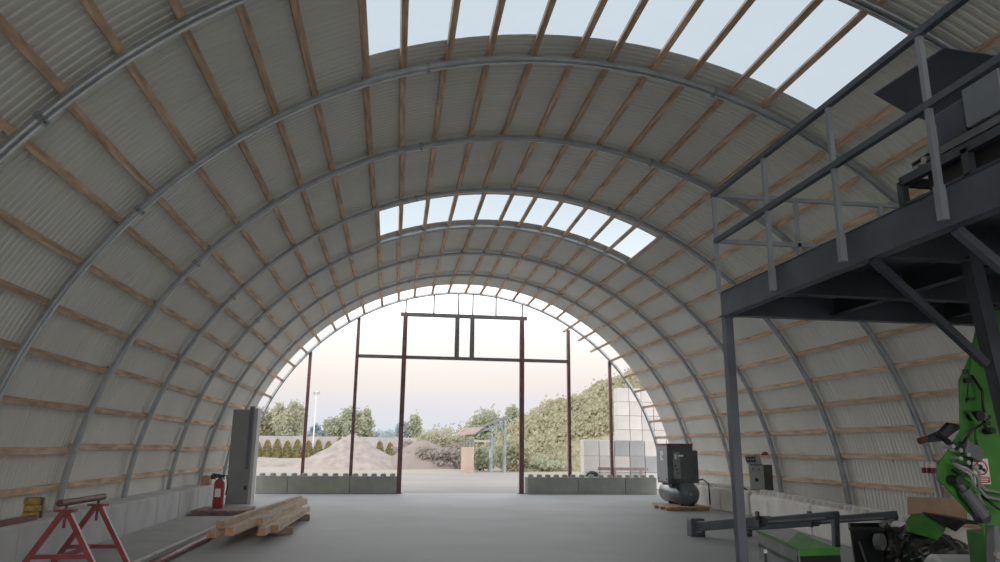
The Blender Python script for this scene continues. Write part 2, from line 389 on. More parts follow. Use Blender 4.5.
# ------------------------------------------------------------------ mezzanine deck
DX, DY0, DY1, DZ0, DZ1 = 3.33, .6, 7.0, 2.96, 3.205
t = thing('mezzanine_deck', (DX + 2.6, 4, 0), 'dark blue-grey steel mezzanine deck on a square column under the vault', 'platform')
def channel(m, p, q, h, fl, side):
    p, q = Vector(p), Vector(q); s = Vector(side) * fl
    m.bar(p, q, .012, h); 
    for zz in (-h / 2 + .006, h / 2 - .006): m.bar(p + s / 2 + Vector((0, 0, zz)), q + s / 2 + Vector((0, 0, zz)), fl, .012)
zc = (DZ0 + DZ1) / 2; hh = DZ1 - DZ0
m = MB(); channel(m, (DX, DY0, zc), (DX, DY1, zc), hh, .09, (1, 0, 0)); m.build('edge_beam', M['deck'], t)
m = MB(); channel(m, (DX, DY1, zc), (9.0, DY1, zc), hh, .09, (0, -1, 0)); m.build('edge_beam', M['deck'], t)
MB().box(DX - .01, DY0, DZ1, 9.0, DY1 + .01, DZ1 + .012).build('deck_plate', M['deck_dk'], t)
for y in (5.9, 4.6, 3.6, 2.6, 1.6):
    m = MB(); m.box(DX + .02, y - .05, DZ0 + .01, 9.0, y + .05, DZ0 + .022); m.box(DX + .02, y - .006, DZ0 + .02, 9.0, y + .006, DZ1); m.build('joist', M['deck_dk'], t)
for x in (4.6, 5.9, 7.2):
    m = MB(); m.box(x - .05, DY0, DZ0 + .06, x + .05, DY1, DZ0 + .07); m.box(x - .005, DY0, DZ0 + .07, x + .005, DY1, DZ1); m.build('stringer', M['deck_dk'], t)
col = MB(); col.box(3.305, 6.88, 0, 3.39, 6.965, DZ0 - .012); col = col.build('column', M['deck'], t)
MB().box(3.285, 6.86, DZ0 - .012, 3.45, 6.99, DZ0).build('head_plate', M['deck'], col)
MB().box(3.22, 6.78, 0, 3.48, 7.06, .015).build('base_plate', M['deck'], col)
MB().bar((4.455, 4.6, 0), (4.15, 4.6, DZ0 + .05), .10, .10, (0, 1, 0)).build('inclined_strut', M['deck_dk'], t)
MB().bar((3.36, 4.6, DZ0), (4.16, 4.6, 2.22), .05, .055).build('knee_brace', M['deck_dk'], t)
MB().bar((3.40, 3.85, DZ0), (4.15, 3.85, 2.33), .055, .055).build('knee_brace', M['deck'], t)
# railing
RX = DX - .03; RT = 4.285
t = thing('guard_railing', (RX, 4, DZ0), 'grey steel guard railing with two rails around the mezzanine edge', 'railing')
for y in (6.97, 5.89, 4.85, 3.82, 2.78, 1.75):
    m = MB(); m.box(RX - .018, y - .018, DZ0 + .06 if y < 6.9 else DZ1, RX + .018, y + .018, RT - .01)
    if y < 6.9: m.box(RX - .022, y - .026, DZ0 + .04, RX + .027, y + .026, DZ1 + .02)
    m.build('railing_post', M['rail'], t)
for z in (RT, 3.77): MB().box(RX - .024, 1.0, z - .024, RX + .024, 6.99, z + .024).build('rail', M['rail_dk'], t)
for z in (RT, 3.77): MB().box(RX, 6.95, z - .022, 7.6 if z > 4 else 8.2, 6.99, z + .022).build('rail', M['rail'], t)
for x in (4.24, 5.25, 6.26): MB().box(x - .02, 6.95, DZ1, x + .02, 6.99, RT - .02).build('railing_post', M['rail'], t)

# machine standing on the deck
t = thing('deck_machine', (3.75, 3.2, DZ1 + .012), 'dark machine with open box frame and grey control boxes standing on the mezzanine', 'machine')
mx0, mx1, my0, my1 = 3.44, 4.3, 2.0, 4.31
m = MB(); zb = DZ1 + .012
for z in (zb + .03, 3.44):
    for x in (mx0, mx1): m.box(x - .025, my0, z - .03, x + .025, my1, z + .03)
    for y in (my0, my1): m.box(mx0, y - .025, z - .03, mx1, y + .025, z + .03)
for y in (my1, 3.72, 3.0, my0):
    for x in (mx0, mx1): m.box(x - .025, y - .025, zb, x + .025, y + .025, 3.44)
m.build('base_frame', M['boom'], t)
MB().box(mx0 + .03, my0 + .05, zb + .06, mx1 - .05, 4.1, 3.43).build('engine_block', M['black'], t)
MB().box(mx0 + .01, my0, 3.50, mx0 + .07, 3.98, 3.55).build('side_beam', M['boom_lt'], t)
MB().box(mx0 + .05, my0, 3.46, mx1 - .1, 3.95, 3.56).build('bed', M['black'], t)
MB().box(mx0 + .04, 3.74, 3.565, mx0 + .4, 3.99, 3.80).build('control_box', M['rail_dk'], t, bevel=.01)
MB().box(mx0 + .0, 3.42, 3.57, mx0 + .4, 3.70, 3.83).build('control_box', M['rail'], t, bevel=.01)
MB().box(mx0 + .06, 2.6, 3.565, mx0 + .5, 3.36, 3.95).build('cover', M['dk'], t, bevel=.02)
m = MB()
for (y, z) in ((4.05, 3.58), (4.2, 3.50), (4.16, 3.47), (4.12, 3.53)):
    m.cyl((mx0 + .03, y, z), (mx0 + .1, y, z + .02), .025, 8)
m.build('valve', M['chrome'], t)
m = MB(); m.tube([(mx0 + .06, 4.22, 3.46), (mx0 + .05, 4.24, 3.55), (mx0 + .08, 4.12, 3.58), (mx0 + .1, 4.0, 3.52)], .018, 6); m.build('hose', M['black'], t)
# hood over it
t = thing('dark_hood', (6.0, 6.0, DZ1 + .012), 'flat dark navy hood panel held up above the mezzanine machine', 'panel')
q = [Vector((4.75, 6.2, 5.2)), Vector((4.82, 5.3, 5.2)), Vector((6.2, 5.42, 5.2)), Vector((6.3, 6.9, 5.2)), Vector((5.36, 6.53, 5.2))]
MB().prism(q, (0, 0, .012)).build('hood_plate', M['panel_dk'], t)
MB().box(6.05, 6.2, DZ1 + .012, 6.15, 6.3, 5.2).build('post', M['deck_dk'], t)

# ------------------------------------------------------------------ green machine under the deck
t = thing('green_machine', (5.6, 6.2, 0), 'tall green wood-splitting machine with hoses and a warning sign beside the dark column', 'machine')
poly = [(5.6, 2.93), (5.38, 2.75), (5.28, 2.49), (5.125, 2.25), (5.10, 2.02), (5.07, 1.80), (4.95, 1.654), (4.80, 1.50), (4.78, 1.37), (4.86, 1.30), (5.09, 1.046), (5.17, .96), (5.20, .05), (6.6, .05), (6.6, 2.93)]
MB().prism([(x, 6.0, z) for x, z in poly], (0, .02, 0)).build('side_plate', M['green'], t, bevel=.004)
MB().box(5.4, 6.02, .0, 6.6, 6.5, .9).build('base_box', M['green'], t, bevel=.02)
MB().box(5.85, 6.02, .9, 6.6, 6.5, 2.6).build('housing', M['green'], t, bevel=.03)
cyl_ = MB().tube([(4.90, 5.93, 1.36), (4.97, 5.93, 1.29), (4.97, 5.93, 1.29), (5.12, 5.92, 1.07)], [.024, .024, .05, .05], 12).build('hydraulic_cylinder', M['tray_grey'], t, smooth=False)
MB().cyl((5.12, 5.90, 1.06), (5.12, 5.99, 1.06), .055, 12).build('pivot_pin', M['dk'], cyl_)
MB().cyl((4.90, 5.88, 1.37), (4.90, 6.0, 1.37), .04, 12).build('pivot_pin', M['dk'], cyl_)
# valve block with levers and fittings at the nose
vb = MB().hexa([Vector((5.00, 5.90, 1.60)), Vector((5.16, 5.90, 1.52)), Vector((5.16, 6.0, 1.52)), Vector((5.00, 6.0, 1.60))],
          [Vector((5.05, 5.90, 1.72)), Vector((5.20, 5.90, 1.63)), Vector((5.20, 6.0, 1.63)), Vector((5.05, 6.0, 1.72))]).build('valve_block', M['tray_grey'], t, bevel=.012)
m = MB()
for i in range(4):
    x = 4.86 + i * .045; z = 1.68 - i * .028
    m.cyl((x, 5.93, z), (x - .09, 5.90, z + .07), .012, 6); m.cyl((x - .09, 5.90, z + .07), (x - .115, 5.90, z + .09), .022, 8)
m.build('lever', M['black'], vb)
m = MB()
for i in range(6):
    x = 4.88 + .05 * (i % 3) + .02 * i; z = 1.66 - .035 * i
    m.cyl((x, 5.88, z), (x, 6.0, z), .02, 8)
m.build('fitting', M['chrome'], vb)
MB().tube([(4.70, 5.96, 1.72), (4.83, 5.95, 1.75), (4.92, 5.95, 1.82), (5.0, 5.95, 1.83)], [.03, .05, .055, .03], 8).build('motor', M['dk'], t)
MB().tube([(4.62, 5.97, 1.70), (4.70, 5.97, 1.72)], [.03, .028], 8).build('rusty_cap', M['rust'], t)
for j, pts in enumerate([[(4.87, 5.92, 1.52), (4.98, 5.88, 1.47), (5.06, 5.86, 1.40), (5.09, 5.90, 1.30), (5.17, 5.92, 1.23), (5.4, 5.94, 1.19)],
            [(4.90, 5.92, 1.50), (5.0, 5.87, 1.42), (5.03, 5.88, 1.33), (5.08, 5.9, 1.23), (5.15, 5.94, 1.16)],
            [(5.02, 5.92, 1.53), (5.08, 5.86, 1.44), (5.10, 5.90, 1.36), (5.17, 5.93, 1.29), (5.42, 5.95, 1.25)],
            [(4.92, 5.92, 1.42), (5.0, 5.88, 1.36), (5.05, 5.88, 1.27), (5.02, 5.9, 1.22), (4.95, 5.94, 1.23)],
            [(5.12, 5.95, 1.98), (5.16, 5.9, 1.86), (5.13, 5.9, 1.76), (5.16, 5.94, 1.68)]]):
    MB().tube(pts, .014, 8).build('hose', M['silver'] if j < 3 else M['green_lt'], t, smooth=True)
MB().cyl((5.19, 5.88, 1.93), (5.19, 6.0, 1.93), .045, 12).build('black_cap', M['black'], t)
MB().cyl((5.25, 5.90, 1.93), (5.25, 6.0, 1.93), .03, 10).build('grey_cap', M['tray_grey'], t)
MB().cyl((5.31, 5.90, 1.80), (5.31, 6.0, 1.80), .03, 10).build('black_cap', M['black'], t)
rg = random.Random(12)
for pts in ([(5.0, 5.93, 1.68), (5.08, 5.88, 1.80), (5.2, 5.88, 1.86), (5.3, 5.92, 1.78)], [(5.2, 5.94, 2.3), (5.26, 5.9, 2.15), (5.24, 5.9, 2.0), (5.3, 5.94, 1.9)],
            [(4.88, 5.94, 1.46), (4.94, 5.89, 1.40), (5.0, 5.88, 1.44), (5.06, 5.9, 1.55)], [(5.15, 5.95, 1.24), (5.2, 5.88, 1.16), (5.3, 5.9, 1.1)]):
    MB().tube(pts, .013, 8).build('hose', M['black'], t, smooth=True)
for k in range(7):
    x, z = rg.uniform(4.95, 5.3), rg.uniform(1.45, 2.4)
    if 5.1 < x < 5.32 and z < 1.62: z += .4
    x = max(x, 5.0 if z < 1.75 else 5.16)
    MB().box(x, 5.955, z, x + rg.uniform(.03, .08), 5.999, z + rg.uniform(.02, .05)).build('bracket', M[rg.choice(['dk', 'tray_grey', 'black'])], t, bevel=.004)
MB().prism([(5.16, 5.985, 2.05), (5.5, 5.985, 2.05), (5.5, 5.985, 2.85), (5.30, 5.985, 2.60)], (0, .014, 0)).build('cover_plate', M['green'], t)
sg = MB().box(5.135, 5.985, 1.335, 5.29, 5.998, 1.555).build('warning_sign', M['white'], t)
ring = MB(); cx_, cz_ = 5.2125, 1.475
n = 28; vs = []; fs = []
for k in range(n):
    a = 2 * PI * k / n
    for r_ in (.050, .064): vs.append((cx_ + r_ * math.cos(a), 5.982, cz_ + r_ * math.sin(a)))
for k in range(n):
    k2 = (k + 1) % n; fs.append((2 * k, 2 * k + 1, 2 * k2 + 1, 2 * k2))
ring.add(vs, fs); ring.bar((cx_ - .04, 5.981, cz_ + .04), (cx_ + .04, 5.981, cz_ - .04), .003, .013, (0, 0, 1))
ring.build('red_ring', M['whitered'], sg)
m = MB(); m.box(5.145, 5.980, 1.345, 5.28, 5.984, 1.40); m.build('red_text_block', M['whitered'], sg)
m = MB()
for i, (w_, z) in enumerate(((.10, 1.388), (.11, 1.374), (.08, 1.36))): m.box(cx_ - w_ / 2, 5.978, z - .003, cx_ + w_ / 2, 5.9795, z + .003)
m.build('white_text_line', M['white'], sg)
m = MB(); m.cyl((cx_ - .012, 5.984, cz_ + .006), (cx_ - .012, 5.979, cz_ + .006), .026, 14); m.cyl((cx_ + .022, 5.984, cz_ - .018), (cx_ + .022, 5.979, cz_ - .018), .016, 10)
m.bar((cx_ - .03, 5.980, cz_ + .025), (cx_ + .03, 5.980, cz_ - .03), .004, .016); m.build('hand_pictogram', M['black'], sg)
MB().hexa([Vector((5.13, 5.9, .55)), Vector((5.22, 5.9, .55)), Vector((5.22, 5.99, .55)), Vector((5.13, 5.99, .55))], [Vector((5.19, 5.9, .99)), Vector((5.23, 5.9, .99)), Vector((5.23, 5.99, .99)), Vector((5.19, 5.99, .99))]).build('grey_bracket', M['boom_lt'], t)
m = MB(); m.cyl((5.17, 5.87, .75), (5.17, 5.9, .75), .03, 8); m.cyl((5.28, 5.94, .88), (5.28, 6.0, .88), .02, 8); m.cyl((5.21, 5.97, 1.10), (5.21, 6.0, 1.10), .012, 8); m.build('bolt', M['chrome'], t)

# ------------------------------------------------------------------ conveyor tray, drawbars, hopper, film heap
A = Vector((4.62, 9.08, 0)); B = Vector((4.22, 7.44, 0)); C_ = Vector((4.72, 7.48, 0)); D_ = Vector((5.155, 9.05, 0)); Z = lambda z: Vector((0, 0, z))
t = thing('feed_conveyor', (4.68, 8.2, 0), 'green and grey open feed conveyor tray standing by the mezzanine column', 'conveyor')
def wall(p, q, z0, z1, th, shift=Vector((0, 0, 0))):
    m = MB(); d = (q - p).normalized(); n = Vector((-d.y, d.x, 0)) * th
    m.hexa([p + shift + Z(z0), q + shift + Z(z0), q + n + shift + Z(z0), p + n + shift + Z(z0)], [p + Z(z1), q + Z(z1), q + n + Z(z1), p + n + Z(z1)]); return m
wall(A, B, .28, .60, .015).build('side_wall', M['tray_grey'], t)
MB().hexa([D_ + Z(.46) - Vector((.17, 0, 0)), C_ + Z(.46) - Vector((.17, 0, 0)), C_ + Z(.44) - Vector((.17, 0, 0)), D_ + Z(.44) - Vector((.17, 0, 0))], [D_ + Z(.60), C_ + Z(.60), C_ + Z(.58), D_ + Z(.58)]).build('sloping_wing', M['green_lt'], t)
wall(B, C_, .54, .60, .02).build('front_lip', M['green'], t)
wall(B, C_, .22, .54, .03).build('front_wall', M['black'], t)
MB().bar(A + Z(.607), B + Z(.607), .045, .02).build('rim', M['green_lt'], t)
MB().bar(B + Z(.607), C_ + Z(.607), .035, .02).build('rim', M['green_lt'], t)
MB().hexa([A + Z(.42), B + Z(.42), C_ + Z(.42) - Vector((.16, 0, 0)), D_ + Z(.42) - Vector((.16, 0, 0))], [A + Z(.47), B + Z(.47), C_ + Z(.47) - Vector((.16, 0, 0)), D_ + Z(.47) - Vector((.16, 0, 0))]).build('belt', M['belt'], t)
m = MB()
MB().hexa([A + Z(.16) + Vector((.08, -.1, 0)), B + Z(.16) + Vector((.06, .08, 0)), C_ + Z(.16) + Vector((-.06, .08, 0)), D_ + Z(.16) + Vector((-.1, -.1, 0))], [A + Z(.42) + Vector((.08, -.1, 0)), B + Z(.42) + Vector((.06, .08, 0)), C_ + Z(.42) + Vector((-.06, .08, 0)), D_ + Z(.42) + Vector((-.1, -.1, 0))]).build('chassis', M['black'], t)
for p in (A + Vector((.1, -.15, 0)), B + Vector((.08, .12, 0)), C_ + Vector((-.08, .12, 0)), D_ + Vector((-.1, -.15, 0))):
    MB().bar(p, p + Z(.42), .06, .06).build('leg', M['dk'], t)
lv = MB().tube([(4.02, 7.75, .30), (4.02, 7.75, .53)], .014, 8).build('lever', M['dk'], t)
MB().bar((4.0, 7.75, .30), (4.34, 7.75, .30), .03, .03).build('lever_bracket', M['dk'], t)
MB().tube([(4.02, 7.75, .53), (4.02, 7.75, .565)], [.02, .018], 8).build('knob', M['white'], lv)

def drawbar(sx, label, ex=0):
    e = Vector((6.60 + sx, 10.5, .675)); b = Vector((5.80 + sx, 13.9, .17))
    t = thing('drawbar', (e.x, 12, 0), label, 'drawbar', 'folded drawbars beside the concrete blocks')
    d = (e - b); k = b + d * .55
    MB().bar(b + d * .02, k, .17, .17).build('outer_beam', M['boom'], t, bevel=.015)
    MB().bar(k - d * .02, e + (e - b).normalized() * .04, .13, .12).build('inner_beam', M['boom'], t, bevel=.02)
    MB().bar(k + Vector((-.07, 0, -.02)) + d * .06, e + Vector((-.072, 0, -.03)) - d * .03, .01, .03).build('bright_strip', M['boom_lt'], t)
    MB().bar(e + Z(.05), (e.x - .03, e.y, .22), .09, .10, (0, 1, 0)).build('drop_leg', M['boom'], t, bevel=.015)
    m = MB(); m.box(b.x - .12, b.y - .12, 0, b.x + .16, b.y + .12, .33); m.build('foot_block', M['boom'], t, bevel=.02)
    m = MB(); m.box(b.x - .02, b.y - .135, .08, b.x + .09, b.y - .12, .24); m.build('socket', M['comp_lt'], t)
    m = MB(); m.cyl(k + Vector((-.14, 0, .05)), k + Vector((.14, 0, .05)), .035, 10); m.bar(k + Vector((-.1, 0, -.1)), k + Vector((-.1, 0, .16)), .03, .1); m.build('hinge', M['dk'], t)
drawbar(0, 'slate grey folded drawbar reaching past the mezzanine column to the floor')
drawbar(.95, 'slate grey folded drawbar closer to the studded blocks, its elbow above the black hopper')

t = thing('black_hopper', (6.03, 9.2, 0), 'open black steel hopper between the green tray and the wrapped heap', 'hopper')
b4 = [Vector((5.86, 8.95, 0)), Vector((6.2, 8.95, 0)), Vector((6.45, 9.4, 0)), Vector((6.12, 9.4, 0))]
t4 = [Vector((5.78, 8.9, .64)), Vector((6.25, 8.9, .64)), Vector((6.62, 9.5, .64)), Vector((6.16, 9.5, .64))]
m = MB()
for i in range(4):
    j = (i + 1) % 4; m.add([b4[i], b4[j], t4[j], t4[i]], [(0, 1, 2, 3)])
m.add(b4, [(0, 1, 2, 3)])
o = m.build('shell', M['black'], t); sd = o.modifiers.new('th', 'SOLIDIFY'); sd.thickness = .012
m = MB()
for i in range(4): m.bar(t4[i] + Z(.01), t4[(i + 1) % 4] + Z(.01), .03, .03)
m.build('rim', M['dk'], t)
MB().bar((5.86, 8.86, .5), (5.97, 8.87, .12), .015, .02).build('rod', M['boom_lt'], t)
MB().tube([(6.16, 8.82, .50), (6.12, 8.89, .50)], [.10, .10], 20).build('round_flange', M['boom_lt'], t)

# lumpy heap of black film
def blob(center, size, seed, nu=28, nv=16, amp=.25, freq=2.2):
    m = MB(); vs = []; fs = []
    for j in range(nv + 1):
        th = PI / 2 * j / nv
        for i in range(nu):
            ph = 2 * PI * i / nu
            d = Vector((math.cos(ph) * math.cos(th), math.sin(ph) * math.cos(th), math.sin(th)))
            k = 1 + amp * mnoise.noise(d * freq + Vector((seed, 0, 0))) + amp * .5 * mnoise.noise(d * freq * 3 + Vector((0, seed, 0)))
            vs.append((center[0] + d.x * size[0] * k, center[1] + d.y * size[1] * k, center[2] + max(0, d.z * size[2] * k)))
    for j in range(nv):
        for i in range(nu):
            i2 = (i + 1) % nu; fs.append((j * nu + i, j * nu + i2, (j + 1) * nu + i2, (j + 1) * nu + i))
    return m.add(vs, fs)
o = blob((7.0, 9.25, 0), (.80, .45, .66), 3.3, 48, 24, .16, 2.2).build('film_heap', M['film'])
tag(o, 'glossy heap wrapped in black plastic film between the hopper and the green machine', 'heap')
o = blob((6.42, 9.1, 0), (.2, .2, .64), 8.3, 24, 14, .16, 2.4).build('film_bundle', M['film'])
tag(o, 'small upright bundle of black film at the end of the drawbar', 'bundle')
def sheet(name, pts, material, label, cat, th=.01):
    m = MB(); n = len(pts); cpt = sum((Vector(p) for p in pts), Vector()) / n
    m.add([cpt + Vector((0, 0, .03))] + [Vector(p) for p in pts], [(0, i + 1, (i + 1) % n + 1) for i in range(n)])
    o = m.build(name, material); sd = o.modifiers.new('th', 'SOLIDIFY'); sd.thickness = th
    return tag(o, label, cat)
sheet('green_sheet', [(6.66, 9.0, .60), (6.74, 9.15, .70), (6.95, 9.3, .79), (7.18, 9.3, .80), (7.30, 9.1, .66), (7.12, 8.95, .58), (7.02, 8.95, .50)], M['green'], 'bent green metal panel lying on the black film heap', 'panel')
sheet('black_offcut', [(7.08, 9.25, .82), (7.35, 9.2, .79), (7.85, 8.9, .70), (7.9, 8.9, .68), (7.45, 8.95, .70), (7.3, 8.95, .60), (7.2, 9.0, .66)], M['black'], 'pointed black sheet offcut lying on the heap before the cardboard', 'sheet')
m = MB(); m.hexa([Vector((7.45, 9.5, .0)), Vector((8.2, 9.3, .0)), Vector((8.25, 9.75, .0)), Vector((7.5, 9.95, 0))], [Vector((7.4, 9.45, .50)), Vector((8.1, 9.2, .62)), Vector((8.2, 9.75, .68)), Vector((7.5, 9.95, .60))])
tag(m.build('cardboard_box', M['card'], bevel=.01), 'crushed brown cardboard box behind the green machine', 'box')
m = MB(); m.hexa([Vector((8.85, 12.0, 0)), Vector((9.6, 11.6, 0)), Vector((9.62, 11.63, 0)), Vector((8.87, 12.03, 0))], [Vector((9.08, 12.2, .84)), Vector((9.9, 11.75, .82)), Vector((9.92, 11.78, .82)), Vector((9.1, 12.23, .84))])
t = m.build('plywood_board', M['plywood']); tag(t, 'brown plywood board leaning on the corrugated wall past the studded blocks', 'board')
t = thing('white_drum', (6.5, 7.9, 0), 'white rounded drum lying on the floor beside the green machine', 'drum')
MB().tube([(6.18, 8.0, .235), (6.21, 8.0, .235), (6.85, 7.9, .235), (6.88, 7.9, .235)], [.19, .23, .23, .19], 24).build('drum_body', M['white'], t, smooth=False)
MB().tube([(6.88, 7.9, .235), (6.90, 7.9, .235)], .2, 24).build('end_cap', M['green'], t)

# ------------------------------------------------------------------ compressor on its pallet
def pallet(name, x0, y0, x1, y1, h, material, label, nb=5, along='x'):
    t = thing(name, ((x0 + x1) / 2, (y0 + y1) / 2, 0), label, 'pallet')
    for k in range(3):
        y = y0 + (y1 - y0) * (k + .5) / 3
        MB().box(x0, y - .05, 0, x1, y + .05, h * .7).build('runner', material, t)
    for k in range(nb):
        x = x0 + (x1 - x0) * (k + .08) / nb; MB().box(x, y0, h * .7, x + (x1 - x0) / nb * .78, y1, h).build('slat', material, t)
pallet('wooden_pallet', 7.38, 19.42, 8.62, 20.75, .12, M['pallet'], 'pale wooden pallet under the air compressor', 6)
t = thing('air_compressor', (7.95, 20.1, .12), 'dark grey screw compressor cabinet on a horizontal air tank by the gable wall', 'compressor')
X0, X1, Y0, Y1 = 7.54, 8.28, 19.75, 20.6
cbox = lambda a, b, c, d, e, f: MB().box(a, b, c, d, e, f)
cab = cbox(X0, Y0, .70, X1, Y1, 1.74).build('cabinet', M['comp_dk'], t, bevel=.015)
cbox(X0 - .012, Y0 + .02, .76, X0, Y1 - .02, 1.72).build('side_panel', M['comp_lt'], cab)
cbox(X0 - .010, Y0 - .012, .76, X0 + .03, Y0 + .02, 1.72).build('corner_strip', M['comp_dk'], cab)
cbox(X0 + .16, Y0 - .012, .84, X0 + .36, Y0, 1.56).build('control_panel', M['comp_panel'], cab)
cbox(X0 + .20, Y0 - .018, 1.36, X0 + .26, Y0 - .012, 1.50).build('display', M['white'], cab)
cbox(X0 + .30, Y0 - .018, 1.43, X0 + .46, Y0 - .012, 1.48).build('badge', M['white'], cab)
for k in range(3): cbox(X0 + .20 + .04 * k, Y0 - .018, 1.16 - .1 * k, X0 + .24 + .04 * k, Y0 - .012, 1.20 - .1 * k).build('button', M['black'], cab)
cbox(X0 - .018, Y0 + .30, 1.32, X0 - .012, Y0 + .52, 1.58).build('white_emblem', M['white'], cab)
cbox(X0 - .022, Y0 + .28, 1.38, X0 - .018, Y0 + .38, 1.46).build('emblem_dot', M['comp_lt'], cab)
cbox(X0 - .018, Y0 + .25, 1.08, X0 - .012, Y0 + .48, 1.20).build('white_label', M['silver'], cab)
for yy in (Y0 + .1, Y1 - .14): cbox(X0 - .018, yy - .04, .79, X0 - .012, yy + .04, .84).build('latch', M['black'], cab)
cbox(X0 - .02, Y0 - .02, 1.74, X1 + .01, Y1 + .02, 1.785).build('top_trim', M['comp_red'], t)
cbox(X1, Y0 + .05, .72, X1 + .17, Y1, 1.60).build('dryer_unit', M['comp_dk'], t, bevel=.012)
TXc = 8.05
tk = MB().tube([(TXc, 19.46, .435), (TXc, 19.49, .435), (TXc, 19.58, .435), (TXc, 21.1, .435), (TXc, 21.25, .435), (TXc, 21.3, .435)], [.07, .21, .305, .305, .21, .08], 28).build('air_tank', M['tank'], t, smooth=True)
MB().tube([(TXc, 19.44, .435), (TXc, 19.47, .435)], .035, 10).build('drain_plug', M['silver'], tk)
for yy in (19.75, 20.6): cbox(TXc - .2, yy - .04, .12, TXc + .2, yy + .04, .22).build('foot', M['dk'], t)
for yy in (19.85, 20.45): cbox(X0 + .1, yy - .06, .64, X1 - .05, yy + .06, .74).build('mount', M['dk'], t)
MB().tube([(7.66, 19.72, .84), (7.70, 19.60, .72), (7.76, 19.60, .55), (7.84, 19.66, .40)], .025, 8).build('pipe', M['black'], t, smooth=True)
MB().tube([(8.4, 20.0, .76), (8.6, 19.9, .82), (8.75, 19.85, .70), (8.76, 19.85, .14)], .022, 8).build('air_hose', M['black'], t, smooth=True)

# ------------------------------------------------------------------ loudspeakers on the block
t = thing('loudspeaker', (8.9, 17.25, .67), 'large loudspeaker with silver front and black cabinet on the studded block', 'loudspeaker')
x0, y0 = 8.66, 17.0
P0 = Vector((8.72, 17.32, 0)); fd = Vector((.53, -.85, 0)) * .37; fn = Vector((-.85, -.53, 0)); P1 = P0 + fd; dp = -fn * .40
MB().hexa([P0 + Z(.67), P1 + Z(.67), P1 + dp + Z(.67), P0 + dp + Z(.67)], [P0 + Z(1.28), P1 + Z(1.28), P1 + dp + Z(1.28), P0 + dp + Z(1.28)]).build('cabinet', M['black'], t)
fp = lambda u, z, o=0: P0 + fd * u + fn * o + Z(z)
fr = MB().prism([fp(0, .69), fp(1, .69), fp(1, 1.26), fp(-.05, 1.26)], fn * .02).build('front_baffle', M['silver'], t)
for (u, z, r_) in ((.5, .92, .115), (.28, 1.17, .05), (.72, 1.17, .05)):
    c = MB().tube([fp(u, z, .02), fp(u, z, .035), fp(u, z, .022)], [r_, r_ * .95, r_ * .6], 20).build('speaker_cone', M['comp_lt'], fr)
    MB().tube([fp(u, z, .022), fp(u, z, .04)], [r_ * .55, r_ * .3], 14).build('dust_cap', M['black'], c)
t = thing('radio_unit', (8.85, 17.15, 1.28), 'small silver radio unit tilted on top of the loudspeaker', 'radio')
MB().hexa([fp(-.15, 1.281, -.0), fp(.62, 1.281, 0), fp(.62, 1.281, -.2), fp(-.15, 1.281, -.2)], [fp(-.35, 1.50, .0), fp(.45, 1.52, 0), fp(.45, 1.52, -.2), fp(-.35, 1.50, -.2)]).build('case', M['silver'], t)
MB().prism([fp(-.2, 1.33, .005), fp(.5, 1.33, .005), fp(.44, 1.47, .005), fp(-.28, 1.46, .005)], fn * .01).build('display', M['dk'], t)
m = MB()
for u in (-.05, .15, .35): m.tube([fp(u, 1.40, .015), fp(u, 1.40, .028)], .022, 10)
m.build('knob', M['silver'], t)
t = thing('work_cap', (9.8, 18.55, 1.495), 'small red cap lying on the purlin beside the loudspeaker', 'cap')
o = MB().tube([(9.80, 18.55, 1.50), (9.80, 18.55, 1.55), (9.80, 18.55, 1.59)], [.09, .085, .04], 12).build('crown', M['redpaint'], t, smooth=True)
MB().box(9.66, 18.49, 1.495, 9.84, 18.61, 1.51).build('brim', M['redpaint'], t)
o = MB().tube([(8.80, 17.7, .66), (8.72, 17.82, .70), (8.66, 17.85, .62), (8.64, 17.85, .4), (8.66, 17.84, .15), (8.75, 17.82, .03)], .022, 8).build('rubber_hose', M['black'], smooth=True)
tag(o, 'black rubber hose hanging over the end of the rounded block', 'hose')
# spray cans on the purlin
pz = vp(11.2, 12.7, 0)
for k in range(3):
    x, y = 9.83, 12.40 + .13 * k; z = 1.235
    t = thing('spray_can', (x, y, z), 'small red and white spray can on the lower purlin, %s' % ['nearest to the green machine', 'middle one of three', 'furthest from the green machine'][k], 'can', 'spray cans on the lower purlin')
    MB().tube([(x, y, z), (x, y, z + .10)], .045, 12).build('can_body', M['redpaint'], t)
    MB().tube([(x, y, z + .10), (x, y, z + .19), (x, y, z + .21)], [.042, .042, .02], 12).build('white_top', M['white'], t)

# ------------------------------------------------------------------ sawhorse
t = thing('sawhorse', (-3.92, 10.2, 0), 'red steel sawhorse of two A-frames carrying a dark red pipe bar', 'sawhorse')
MB().tube([(-3.95, 9.72, .90), (-3.91, 10.98, .90)], .042, 12).build('top_bar', M['rust'], t)
for k, y in enumerate((9.90, 10.84)):
    x = -3.94 + .02 * k
    for sx in (-1, 1): MB().bar((x + sx * .02, y, .80), (x + sx * .50, y, 0), .06, .06).build('leg', M['redpaint'], t)
    MB().bar((x - .335, y, .27), (x + .335, y, .27), .05, .05).build('crossbar', M['redpaint'], t)
    m = MB(); m.box(x - .12, y - .05, .79, x + .12, y + .05, .815); m.build('head_plate', M['redpaint'], t)
    m = MB(); m.cyl((x, y, .60), (x, y, .86), .018, 8); m.build('jack_screw', M['rust'], t)
for z in (.27,): MB().bar((-3.94, 9.90, z), (-3.92, 10.84, z), .045, .045).build('spreader', M['redpaint'], t)

